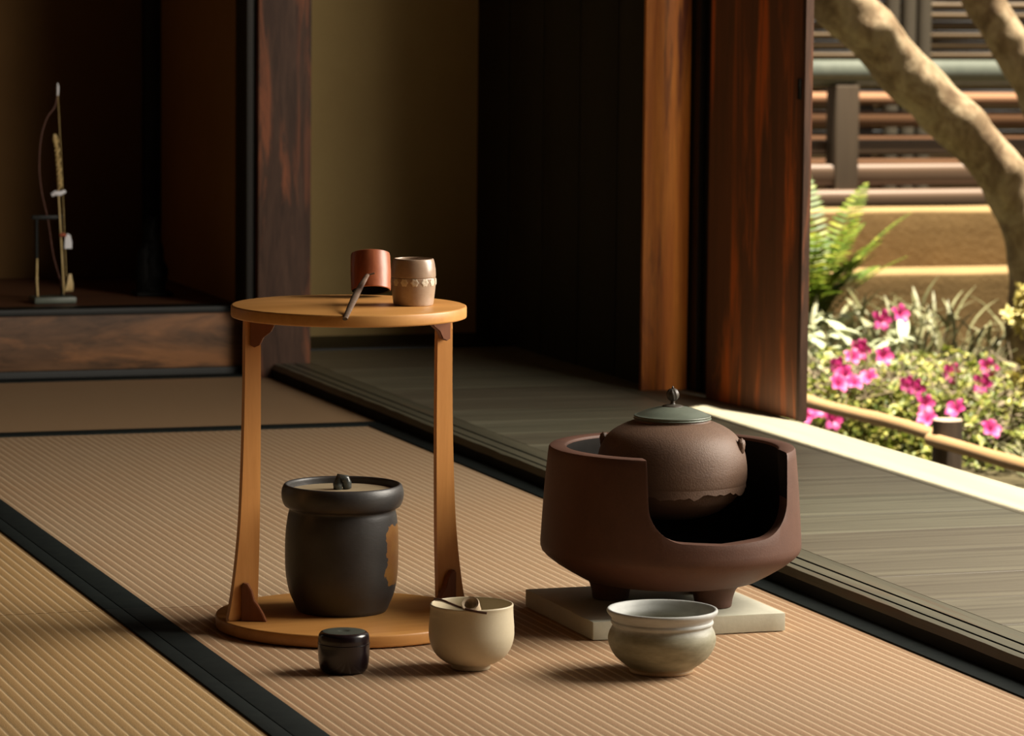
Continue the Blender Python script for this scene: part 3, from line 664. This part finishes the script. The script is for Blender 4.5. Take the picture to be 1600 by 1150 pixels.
mesh_obj('gilt_streamers', V, Fc, M['gold'], bo, autos=.9)

fg = empty('black_figure', (1.936, 8.29, 0.1508)); tag(fg, 'black lumpy figure standing in front of the alcove corner post', 'ornament')
def lump(name, rows, seed, parent, mat):
    V, Fc = tube_geo(rows[0], rows[1], 20, 0.010, 26, V=[], Fc=[])
    V = [tuple(Vector(v)+Vector((seed, 0, 0))*0) for v in V]
    return mesh_obj(name, V, Fc, mat, parent, autos=1.2)
pp = catmull([(0, 0, .0, .030), (0, 0, .02, .036), (.002, 0, .06, .031), (.0, 0, .10, .024), (-.003, 0, .14, .021), (.002, 0, .165, .014), (.004, 0, .180, .004)], 4)
lump('figure_body', ([p[:3] for p in pp], [p[3] for p in pp]), 1, fg, M['ornament'])
lump('figure_side', ([(-.020, -.01, .002), (-.022, -.012, .05), (-.018, -.01, .10), (-.008, -.005, .13)], [.018, .020, .014, .005]), 2, fg, M['ornament'])
bm_obj('figure_plinth', box_bm(-.042, .042, -.035, .035, -.0004, .010, .003), M['ornament'], fg, autos=.6)

# ================================================================== GARDEN
GZ = -0.42
def leafmat(name, c1, c2, c3=None, trans=0.35):
    k = NT(name, 0.5, 0.35)
    oi = k.n('ShaderNodeNewGeometry').outputs['Random Per Island']
    stops = [(0.0, c1), (0.6, c2)] + ([(1.0, c3)] if c3 else [])
    c = k.ramp(oi, stops); k.color(c)
    tr = k.n('ShaderNodeBsdfTranslucent'); k.l(c, tr.inputs[0])
    mx = k.n('ShaderNodeMixShader'); mx.inputs[0].default_value = trans
    k.l(k.b.outputs[0], mx.inputs[1]); k.l(tr.outputs[0], mx.inputs[2])
    k.l(mx.outputs[0], k.t.nodes['Material Output'].inputs[0]); return k.m
M['ground'] = speckled('earth_and_moss', (0.02127, 0.01654, 0.007091, 1), (0.04725, 0.0378, 0.0189, 1), 3, 0.95, 0.1, 0.6, 0.01, 40)
M['azalea_leaf'] = leafmat('azalea_leaves', (0.02975, 0.051, 0.0068, 1), (0.1445, 0.1615, 0.02125, 1), (0.391, 0.34, 0.0935, 1))
M['azalea_petal'] = leafmat('pink_petals', (0.2907, 0.01683, 0.09945, 1), (0.3825, 0.02678, 0.1454, 1), (0.459, 0.06885, 0.2142, 1), 0.4)
M['stamen'] = speckled('dark_pink_stamens', (0.45, 0.03, 0.12, 1), (0.55, 0.05, 0.18, 1))
M['twig'] = speckled('dry_grey_brown_twigs', (0.09, 0.06375, 0.03375, 1), (0.195, 0.15, 0.09, 1), 30, 0.8)
M['fern'] = leafmat('fern_green', (0.04104, 0.07776, 0.00648, 1), (0.1026, 0.1426, 0.01296, 1), (0.2326, 0.2462, 0.0324, 1), 0.45)
M['pale_leaf'] = leafmat('pale_broad_leaves', (0.1649, 0.212, 0.08246, 1), (0.324, 0.3416, 0.212, 1), (0.4712, 0.4712, 0.3652, 1), 0.3)
M['green_leaf'] = leafmat('bright_green_leaves', (0.048, 0.1056, 0.0096, 1), (0.12, 0.2016, 0.0144, 1), (0.168, 0.264, 0.024, 1), 0.45)
M['grass_leaf'] = leafmat('yellowish_grass', (0.1023, 0.1023, 0.0372, 1), (0.1953, 0.186, 0.093, 1), (0.2883, 0.2697, 0.1674, 1), 0.35)
M['yellow_leaf'] = leafmat('yellow_leaves', (0.3162, 0.253, 0.04743, 1), (0.4111, 0.3478, 0.1159, 1), (0.448, 0.4005, 0.1897, 1), 0.35)
M['bamboo'] = grain('sun_bleached_bamboo', (0.1733, 0.09371, 0.03675, 1), (0.2656, 0.1654, 0.07875, 1), 1, 90, 5, 0.5)
M['fence_post'] = grain('shaded_fence_post', (0.0315, 0.0196, 0.0112, 1), (0.07, 0.0455, 0.028, 1), 2, 90, 5, 0.7)  # shade on the post sides put into a dark brown
M['post_cut'] = speckled('pale_post_end', (0.17, 0.12, 0.08, 1), (0.25, 0.18, 0.125, 1), 60, 0.8)
def bark():
    k = NT('mottled_smooth_bark', 0.75, 0.25)
    a = k.noise(k.co, 9, 5, 0.6, 0.6); b = k.noise(k.map((40, 40, 14)), 1, 5, 0.65)
    c = k.ramp(a, [(0.42, (0.084, 0.04838, 0.02254, 1)), (0.50, (0.168, 0.1109, 0.05925, 1)), (0.58, (0.252, 0.1882, 0.1127, 1))])
    c = k.mix(0.4, c, k.ramp(b, [(0.35, (0.063, 0.03898, 0.01932, 1)), (0.65, (0.238, 0.1747, 0.1063, 1))]))
    k.color(c); k.bump(b, 0.6, 0.01); return k.m
M['bark'] = bark()
M['bark_dark'] = speckled('dark_mossy_bark', (0.035, 0.0245, 0.0126, 1), (0.077, 0.056, 0.0315, 1), 12, 0.85, 0.2, 0.5, 0.006, 60)
M['rail_dark'] = speckled('dark_green_grey_log', (0.042, 0.0476, 0.0364, 1), (0.077, 0.0812, 0.063, 1), 12, 0.22, 1.0, 0.2)
M['rail_board'] = grain('dark_brown_railing_wood', (0.06038, 0.03335, 0.01725, 1), (0.1046, 0.06003, 0.03306, 1), 0, 40, 2, 0.45, 0.6)
M['rail_post'] = grain('dark_brown_post_timber', (0.040, 0.026, 0.015, 1), (0.065, 0.044, 0.026, 1), 2, 40, 2, 0.6, 0.3)
M['slat'] = grain('orange_brown_slat_wood', (0.1095, 0.04508, 0.01725, 1), (0.1674, 0.07728, 0.03203, 1), 0, 40, 2, 0.5, 0.5)
M['stone'] = speckled('ochre_sandstone', (0.121, 0.0716, 0.0241, 1), (0.1708, 0.1044, 0.0376, 1), 5, 0.8, 0.3, 0.4, 0.004, 50)
M['screen'] = grain('brown_bamboo_poles', (0.0539, 0.03038, 0.01078, 1), (0.0931, 0.05635, 0.02205, 1), 0, 60, 3, 0.55)
M['screen_post'] = grain('grey_weathered_post', (0.0759, 0.0594, 0.0396, 1), (0.1122, 0.0924, 0.066, 1), 2, 60, 3, 0.6)

# ground with gentle relief
V, Fc = [], []; nx, ny = 60, 80
for j in range(ny+1):
    for i in range(nx+1):
        x = 2.6+i*12.0/nx; y = -4+j*22.0/ny
        V.append((x, y, GZ+0.03*noise.noise(Vector((x*1.3, y*1.3, 0)))+0.012*noise.noise(Vector((x*6, y*6, 3)))))
for j in range(ny):
    for i in range(nx): Fc.append((j*(nx+1)+i, j*(nx+1)+i+1, (j+1)*(nx+1)+i+1, (j+1)*(nx+1)+i))
struct(mesh_obj('ground', V, Fc, M['ground'], smooth=True), 'brown garden earth')

# low bamboo fence beside the veranda
FX = 3.81
fn = empty('bamboo_fence', (FX, 8.0, GZ)); tag(fn, 'low garden fence of a bamboo rail on short dark posts', 'fence')
for k, yy in enumerate((8.0, 9.9, 6.1, 4.2, 2.3)):
    h = GZ
    V, Fc = lathe_geo([(0, -.06), (.036, -.06), (.0365, .1), (.036, .262), (.034, .264), (0, .264)], 20)
    midx = [1 if all(V[i][2] > .26 for i in f) else 0 for f in Fc]
    mesh_obj('fence_post', V, Fc, None, fn, loc=(0, yy-8.0, 0), mats=[M['fence_post'], M['post_cut']], midx=midx, autos=.7)
def bamboo_rail(y0, y1, dx, z, sd):
    pts, rad = [], []; n = 34
    for i in range(n+1):
        y = y0+(y1-y0)*i/n
        pts.append((dx+.006*noise.noise(Vector((y*2, sd, 0))), y-8.0, z-GZ+.006*noise.noise(Vector((y*2, sd, 5)))))
        rad.append(.0165+(.0020 if i % 5 == 0 else 0))
    tube('bamboo_rail', pts, rad, M['bamboo'], fn, 12)
bamboo_rail(7.97, 10.9, -.004, -.204, 1); bamboo_rail(4.5, 8.03, -.030, -.207, 2); bamboo_rail(1.0, 4.6, -.012, -.205, 3)

# trees
KNOTS = [((4.50, 9.93, .745), .05, .016), ((4.66, 9.93, .60), .04, .012), ((4.80, 9.93, .40), .05, -.010), ((4.93, 9.93, .33), .04, .012), ((4.98, 9.93, .12), .06, -.010)]
def tree(name, pts, rads, mat, label, branches=(), nz=.012, group=None):
    c = pts[-1] if pts[-1][2] < pts[0][2] else pts[0]
    t = empty(name, c); tag(t, label, 'tree', group)
    pr = catmull([tuple(p)+(r,) for p, r in zip(pts, rads)], 9)
    tr = tube('trunk', rel([p[:3] for p in pr], c), [p[3] for p in pr], mat, t, 40, nz, 7.0)
    for v in tr.data.vertices:
        g = v.co+Vector(c)
        for kc, kr, kh in KNOTS:
            d = (g-Vector(kc)).length
            if d < kr*2: v.co += Vector((0, -1, .2))*kh*math.exp(-(d/kr)**2*2)
        v.co += Vector((noise.noise(g*16), noise.noise(g*16+Vector((5, 5, 5))), 0))*.007
    for b, rb in branches:
        pr = catmull([tuple(p)+(r,) for p, r in zip(b, rb)], 5)
        tube('branch', rel([p[:3] for p in pr], c), [p[3] for p in pr], mat, t, 14, nz*.6, 9.0)
    return t, c
t1, c1 = tree('tree', [(4.00, 10.0, 1.75), (4.10, 10.0, 1.35), (4.22, 10.0, 1.06), (4.31, 10.0, .905), (4.405, 10.0, .80), (4.50, 10.0, .715), (4.595, 10.0, .615), (4.695, 10.0, .525), (4.79, 10.0, .455), (4.885, 10.0, .355), (4.955, 10.0, .25), (5.010, 10.0, .13), (5.030, 10.0, .0), (5.030, 10.0, -.17), (5.035, 10.0, -.32), (5.04, 10.0, -.47)],
            [.075, .080, .085, .092, .085, .080, .076, .076, .078, .074, .074, .074, .070, .070, .078, .10], M['bark'], 'pale mottled leaning tree trunk crossing the upper right of the garden',
            [([(4.36, 10.0, .86), (4.43, 10.02, .98), (4.52, 10.05, 1.2), (4.60, 10.1, 1.6), (4.9, 10.3, 2.3)], [.075, .055, .050, .045, .030]),
             ([(4.10, 10.0, 1.35), (3.9, 9.9, 1.9), (3.7, 9.7, 2.5)], [.06, .045, .03])])
t2, c2 = tree('tree', [(4.80, 10.5, 1.25), (4.93, 10.5, 1.02), (5.045, 10.5, .885), (5.125, 10.5, .78), (5.21, 10.5, .66), (5.30, 10.5, .52), (5.42, 10.5, .20), (5.48, 10.5, -.1), (5.50, 10.5, -.47)],
            [.055, .058, .060, .062, .066, .070, .075, .085, .11], M['bark'], 'second tree trunk leaning in at the upper right corner', [([(4.80, 10.5, 1.25), (4.6, 10.5, 1.8), (4.5, 10.6, 2.5)], [.055, .045, .03])])

def leaf_geo(V, Fc, base, d, L, W, up=Vector((0, 0, 1)), droop=0.25, n=3, fold=0.25):
    """a leaf blade: narrow, folded along its midrib, n segments"""
    d = d.normalized(); side = d.cross(up)
    side = side.normalized() if side.length > 1e-3 else Vector((1, 0, 0)); nrm = side.cross(d)
    rows = []
    for i in range(n+1):
        t = i/n; w_ = W*math.sin(PI*min(1, .12+t*.88))**.8*.5
        p = base+d*(L*t)-Vector((0, 0, 1))*(droop*L*t*t)
        if i == n: rows.append([len(V)]); V.append(tuple(p)); continue
        k = len(V); V.extend([tuple(p-side*w_+nrm*w_*fold), tuple(p), tuple(p+side*w_+nrm*w_*fold)]); rows.append([k, k+1, k+2])
    for a, b in zip(rows[:-1], rows[1:]):
        if len(b) == 3: Fc += [(a[0], a[1], b[1], b[0]), (a[1], a[2], b[2], b[1])]
        else: Fc += [(a[0], a[1], b[0]), (a[1], a[2], b[0])]
def rdir(zlo=-.2, zhi=1.0):
    a = random.uniform(0, 2*PI); z = random.uniform(zlo, zhi); s = math.sqrt(max(0, 1-z*z)); return Vector((s*math.cos(a), s*math.sin(a), z))
def data_obj(name, data, parent, loc, rot=(0, 0, 0), scale=1.0):
    o = bpy.data.objects.new(name, data); COL.objects.link(o); o.parent = parent; o.location = loc; o.rotation_euler = rot; o.scale = (scale,)*3; return o
def mk(name, V, Fc, mat):
    me = bpy.data.meshes.new(name); me.from_pydata(V, [], Fc); me.materials.append(mat); me.update(); return me

# azalea bushes
flower_me = []
for s in range(4):
    V, Fc = [], []
    for k in range(5):
        a = 2*PI*k/5+random.uniform(-.1, .1); d = Vector((math.cos(a), math.sin(a), .55))
        side = Vector((-math.sin(a), math.cos(a), 0)); L = .029*random.uniform(.9, 1.1); W = .0125
        rows = []
        for i, (t, w_, z) in enumerate(((0, .16, -.004), (.30, .50, .004), (.60, .86, .009), (.82, .62, .010), (1.0, .08, .008))):
            p = Vector((math.cos(a), math.sin(a), 0))*L*t+Vector((0, 0, z)); b = len(V)
            V += [tuple(p-side*W*w_+Vector((0, 0, .003*w_))), tuple(p), tuple(p+side*W*w_+Vector((0, 0, .003*w_)))]; rows.append(b)
        for p_, q_ in zip(rows[:-1], rows[1:]): Fc += [(p_, p_+1, q_+1, q_), (p_+1, p_+2, q_+2, q_+1)]
    nP = len(Fc)
    for k in range(6):
        a = 2*PI*k/6; tube_geo([(0, 0, -.003), (.004*math.cos(a), .004*math.sin(a), .010), (.008*math.cos(a), .008*math.sin(a), .019)], [.0005]*3, 4, V=V, Fc=Fc)
    me = mk('flower', V, Fc, M['azalea_petal']); me.materials.append(M['stamen'])
    for p in me.polygons: p.material_index = 0 if p.index < nP else 1
    me.shade_smooth(); flower_me.append(me)
cluster_me = []
for s in range(4):
    V, Fc = [], []
    for k in range(7):
        leaf_geo(V, Fc, Vector((0, 0, 0)), Vector((math.cos(k*.9+s), math.sin(k*.9+s), random.uniform(.1, .9))), random.uniform(.017, .028), .011, droop=.2, n=2)
    cluster_me.append(mk('leaf_cluster', V, Fc, M['azalea_leaf']))
TOCAM = Vector((-.42, -.88, .25))
def bush(name, c, rad, label, flowers, n_single, n_mass, cat='shrub'):
    t = empty(name, (c[0], c[1], GZ)); tag(t, label, cat)
    C0 = Vector((c[0], c[1], GZ))
    V, Fc = [], []; ends = []
    for k in range(46):                      # stems
        d = rdir(.05, .9); top = Vector((rad[0]*d.x*.9, rad[1]*d.y*.9, rad[2]*(.35+.65*d.z)))
        p0 = Vector((random.uniform(-.2, .2)*rad[0], random.uniform(-.2, .2)*rad[1], 0)); m = p0.lerp(top, .5)+Vector((0, 0, .05))
        tube_geo([p0, m, top], [.006, .004, .002], 5, V=V, Fc=Fc)
        for j in range(4):
            q0 = m.lerp(top, random.random()); q1 = q0+rdir(-.2, 1)*random.uniform(.05, .11); tube_geo([q0, q0.lerp(q1, .5)+rdir()*.008, q1], [.0022, .0016, .001], 4, V=V, Fc=Fc)
    mesh_obj('stems', V, Fc, M['twig'], t)
    V, Fc = [], []
    def surf(lo=.72, hi=1.0, front=False):
        while True:
            d = rdir(-.05, 1.0); r = random.uniform(lo, hi)
            p = Vector((rad[0]*d.x*r, rad[1]*d.y*r, rad[2]*max(.06, d.z)*r))
            if front and d.dot(TOCAM) < 0.0: continue
            if noise.noise((p+C0)*7) < -.18: continue
            return p
    for k in range(n_mass):
        p = surf(.45, 1.0)
        for j in range(4): leaf_geo(V, Fc, p, rdir(-.1, 1), random.uniform(.016, .028), .011, droop=.2, n=2)
    o = mesh_obj('foliage', V, Fc, M['azalea_leaf'], t); o['kind'] = 'stuff'
    for k in range(n_single):
        data_obj('leaf_cluster', cluster_me[k % 4], t, surf(.9, 1.04, True), (random.uniform(-.6, .6), random.uniform(-.6, .6), random.uniform(0, 6)), random.uniform(.9, 1.35))
    for k, p in enumerate(flowers):
        d = (TOCAM+rdir(-1, 1)*.55+Vector((0, 0, .25))).normalized(); e = d.to_track_quat('Z', 'Y').to_euler()
        data_obj('flower', flower_me[k % 4], t, Vector(p)-C0, e, random.uniform(.95, 1.2))
    return t
FL = [(4.419, 9.74, -0.089), (4.502, 9.788, -0.081), (4.228, 9.47, -0.142), (4.175, 9.38, -0.158), (4.077, 9.212, -0.188), (4.103, 9.308, -0.17), (4.074, 9.14, -0.201), (4.138, 9.188, -0.194), (4.271, 9.392, -0.158), (4.231, 9.14, -0.205), (4.245, 9.104, -0.212), (4.195, 8.948, -0.238), (4.132, 8.798, -0.262), (4.416, 9.242, -0.191), (4.543, 9.29, -0.185), (4.459, 9.14, -0.211), (4.259, 8.888, -0.25), (4.267, 8.702, -0.281), (3.97, 9.213, -0.294), (3.97, 9.049, -0.287), (4.232, 9.452, -0.145), (4.021, 9.128, -0.202), (3.97, 9.171, -0.271)]
FLa = [p for p in FL if p[0] < 4.24 and p[1] > 9.04]; FLb = [p for p in FL if p not in FLa]
bush('azalea_bush', (4.17, 9.55), (.30, .50, .27), 'azalea bush with a dense cluster of pink flowers, next to the red-brown board', FLa, 110, 1300)
bush('azalea_bush', (4.52, 9.45), (.42, .72, .26), 'looser azalea bush with scattered pink flowers, behind the fence post', FLb, 150, 2000)

# yellow-leaved shrub at the right edge
ys_ = empty('yellow_shrub', (4.62, 9.05, GZ)); tag(ys_, 'yellow-leaved shrub at the right edge below the trunk', 'shrub')
V, Fc = [], []
tips = [(4.495, 9.0, .035), (4.49, 9.0, -.01), (4.52, 9.05, -.03), (4.51, 9.0, -.14), (4.50, 8.98, -.19), (4.56, 9.0, -.16), (4.58, 9.05, .0), (4.66, 9.0, -.1), (4.72, 9.1, .02)]
for p in tips:
    p = Vector(p)-Vector((4.62, 9.05, GZ)); tube_geo([(0, 0, 0), tuple(p*.5+Vector((0, 0, .03))), tuple(p)], [.005, .004, .002], 5, V=V, Fc=Fc)
mesh_obj('stems', V, Fc, M['twig'], ys_)
V, Fc = [], []
for k in range(9): leaf_geo(V, Fc, Vector((0, 0, 0)), Vector((math.cos(k*.7), math.sin(k*.7), random.uniform(-.1, .9))), random.uniform(.020, .032), .014, droop=.2, n=2)
ym = mk('leaf_cluster', V, Fc, M['yellow_leaf'])
for p in tips:
    for k in range(9):
        data_obj('leaf_cluster', ym, ys_, Vector(p)-Vector((4.62, 9.05, GZ))+rdir(-1, 1)*random.uniform(0, .035), (random.uniform(-1, 1), random.uniform(-1, 1), random.uniform(0, 6)), random.uniform(.8, 1.2))

# fern: arching fronds with leaflets
def frond_mesh(L, n=20, w=.075, rise=1.0, droop=.5):
    V, Fc = [], []; P = []
    for i in range(n+1):
        t = i/n; P.append(Vector((L*t*.92, 0, L*(rise*t-droop*t*t)*.8)))
    tube_geo(P, [.0028*(1-.8*i/n)+.0006 for i in range(n+1)], 4, V=V, Fc=Fc)
    for i in range(2, n+1):
        t = i/n; l = w*math.sin(PI*(t*.86+.12))**.7
        d = (P[i]-P[i-1]).normalized()
        for s in (-1, 1):
            leaf_geo(V, Fc, P[i], Vector((0, s, 0))*1.0+d*.35+Vector((0, 0, .1)), l, .020, up=Vector((0, 0, 1)), droop=.18, n=3, fold=.1)
    return mk('frond', V, Fc, M['fern'])
fm_ = [frond_mesh(.42, rise=1.1, droop=.5), frond_mesh(.34, rise=.9, droop=.55), frond_mesh(.50, 24, .08, 1.2, .45)]
fe = empty('fern', (4.70, 10.9, GZ+.10)); tag(fe, 'bright green fern in front of the stone steps', 'fern')
for k in range(26):
    a = 2*PI*k/26+random.uniform(-.15, .15)
    data_obj('frond', fm_[k % 3], fe, (0, 0, random.uniform(-.02, .12)), (0, -random.uniform(.1, .75), a), random.uniform(.7, 1.0))
data_obj('frond', fm_[2], fe, (0.04, -.05, .16), (0, -.30, -.30), .72)
data_obj('frond', fm_[0], fe, (-.05, -.1, .10), (0, -.35, -1.9), 1.0)
V, Fc = [], []
tube_geo([(0, 0, -.16), (0, 0, -.05), (0, 0, .1)], [.05, .045, .03], 12, .01, 20, V=V, Fc=Fc)
mesh_obj('crown', V, Fc, M['twig'], fe)

# broad pale-leaved plant between fern and azalea
def leafy(name, c, z0, n, L, W, mat, label, cat, spread=.12, rise=(.15, 1.0), droop=.45, hmax=.2, sx=1.0):
    t = empty(name, (c[0], c[1], GZ)); tag(t, label, cat); ms = []
    for s in range(3):
        V, Fc = [], []; leaf_geo(V, Fc, Vector((0, 0, 0)), Vector((1, 0, .25)), L, W, droop=droop, n=6, fold=.22); ms.append(mk('leaf', V, Fc, mat))
    V, Fc = [], []
    for k in range(n):
        a = random.uniform(0, 2*PI); r = spread*math.sqrt(random.random()); h = random.uniform(.05, hmax)
        p = Vector((sx*r*math.cos(a), r*math.sin(a), h))
        tube_geo([(p.x*.4, p.y*.4, -.01), (p.x*.8, p.y*.8, h*.6), tuple(p)], [.003, .0024, .002], 4, V=V, Fc=Fc)
        data_obj('leaf', ms[k % 3], t, p, (random.uniform(-.3, .3), -random.uniform(*rise), random.uniform(0, 2*PI)), random.uniform(.75, 1.2))
    mesh_obj('stems', V, Fc, mat, t)
leafy('pale_leaved_plant', (4.32, 10.10), 0, 150, .13, .034, M['pale_leaf'], 'clump of pale variegated broad leaves between fern and pink azalea', 'plant', .34, (.0, .8), .5, .30)
leafy('green_leaved_plant', (4.12, 9.98), 0, 22, .16, .040, M['green_leaf'], 'few bright green broad leaves beside the red-brown board', 'plant', .16, (.2, 1.0), .5, .36)
leafy('grass_clump', (4.74, 10.25), 0, 260, .15, .012, M['grass_leaf'], 'clump of fine yellowish grass behind the scattered azalea flowers', 'grass', .34, (.5, 1.35), .5, .27)
leafy('grass_clump', (4.45, 8.45), 0, 70, .11, .008, M['grass_leaf'], 'thin dry grass at the foot of the fence post, right edge', 'grass', .25, (.6, 1.4), .5, .06)

# stone steps
def block(name, x0, x1, y0, y1, z0, z1, mat, label, cat, bev=.02, rough=.006, group=None):
    c = ((x0+x1)/2, (y0+y1)/2, z0); bm = box_bm(x0-c[0], x1-c[0], y0-c[1], y1-c[1], 0, z1-z0, bev, 3)
    bmesh.ops.subdivide_edges(bm, edges=[e for e in bm.edges if e.calc_length() > .25], cuts=8, use_grid_fill=True)
    for v in bm.verts: v.co += Vector((noise.noise(v.co*9), noise.noise(v.co*9+Vector((9, 0, 0))), noise.noise(v.co*9+Vector((0, 9, 0)))))*rough
    o = bm_obj(name, bm, mat, None, loc=c, autos=.7); tag(o, label, cat, group); return o
block('stone_step', 4.60, 6.30, 12.0, 12.24, GZ-.06, -.150, M['stone'], 'lower ochre stone step behind the azaleas', 'step', .012, .004)
block('stone_step', 4.60, 6.30, 12.245, 12.46, GZ-.06, .055, M['stone'], 'upper ochre stone step below the dark railing', 'step', .012, .004)

# railing
rl = empty('railing', (5.53, 13.1, -.02)); tag(rl, 'dark wooden railing with a thick round top rail, behind the trunk', 'railing')
RY = 13.1
tube('top_rail', [(-2.6, 0, .545), (0, 0, .545), (3.2, 0, .545)], .052, M['rail_dark'], rl, 28)
for k, xx in enumerate((0.235, 1.75, -1.30)):
    bm_obj('railing_post', box_bm(xx-.048, xx+.048, -.055, .045, 0.0 if k else -.40, .50, .006), M['rail_post'], rl, autos=.6)
def rboard(z0, z1, y0=-.03, d=.06, b=.014, mat='rail_board'):
    bm_obj('railing_board', box_bm(-2.5, 3.2, y0, y0+d, z0+.02, z1+.02, b, 3), M[mat], rl, autos=.9)
rboard(.095, .178, -.045, .085, .026); rboard(.005, .082, -.11, .13, .026); rboard(.208, .268, .05, .04, .01)
rboard(-.08, -.02, .0, .05, .01)
# slatted bench behind the railing
bn = empty('slatted_bench', (6.2, 14.0, GZ), rz=math.radians(-7)); tag(bn, 'orange-brown slatted bench seen through the railing', 'bench')
for k in range(5):
    bm_obj('seat_slat', box_bm(-1.6, 1.6, -.26+k*.105, -.17+k*.105, .80, .835, .012), M['slat'], bn, autos=.7)
for k in range(3):
    bm_obj('front_slat', box_bm(-1.55, 1.55, -.25, -.20, .52+k*.095, .585+k*.095, .014), M['slat'], bn, autos=.7)
for xx in (-1.45, 0, 1.45):
    bm_obj('bench_leg', box_bm(xx-.035, xx+.035, -.20, .22, 0, .80, .006), M['rail_board'], bn, autos=.7)
# bamboo screen
sn = empty('bamboo_screen', (7.0, 15.2, GZ)); tag(sn, 'brown screen of stacked horizontal bamboo poles behind the railing', 'fence')
V, Fc = tube_geo([(-2.8+i*.35, 0, 0) for i in range(17)], [.0225-(.0015 if i % 2 else 0) for i in range(17)], 10)
pme = mk('bamboo_pole', V, Fc, M['screen']); pme.shade_smooth()
for k in range(52):
    data_obj('bamboo_pole', pme, sn, (random.uniform(-.2, .2), random.uniform(-.004, .004), .03+k*.0445), (random.uniform(0, 6), random.uniform(-.002, .002), 0))
for xx in (-.10, -.02, .055): tube('screen_post', [(xx, -.05, 0), (xx, -.05, 2.4)], .034, M['screen_post'], sn, 12)
tube('screen_post', [(-2.6, -.05, 0), (-2.6, -.05, 2.4)], .04, M['screen_post'], sn, 12)
tube('screen_post', [(2.6, -.05, 0), (2.6, -.05, 2.4)], .04, M['screen_post'], sn, 12)
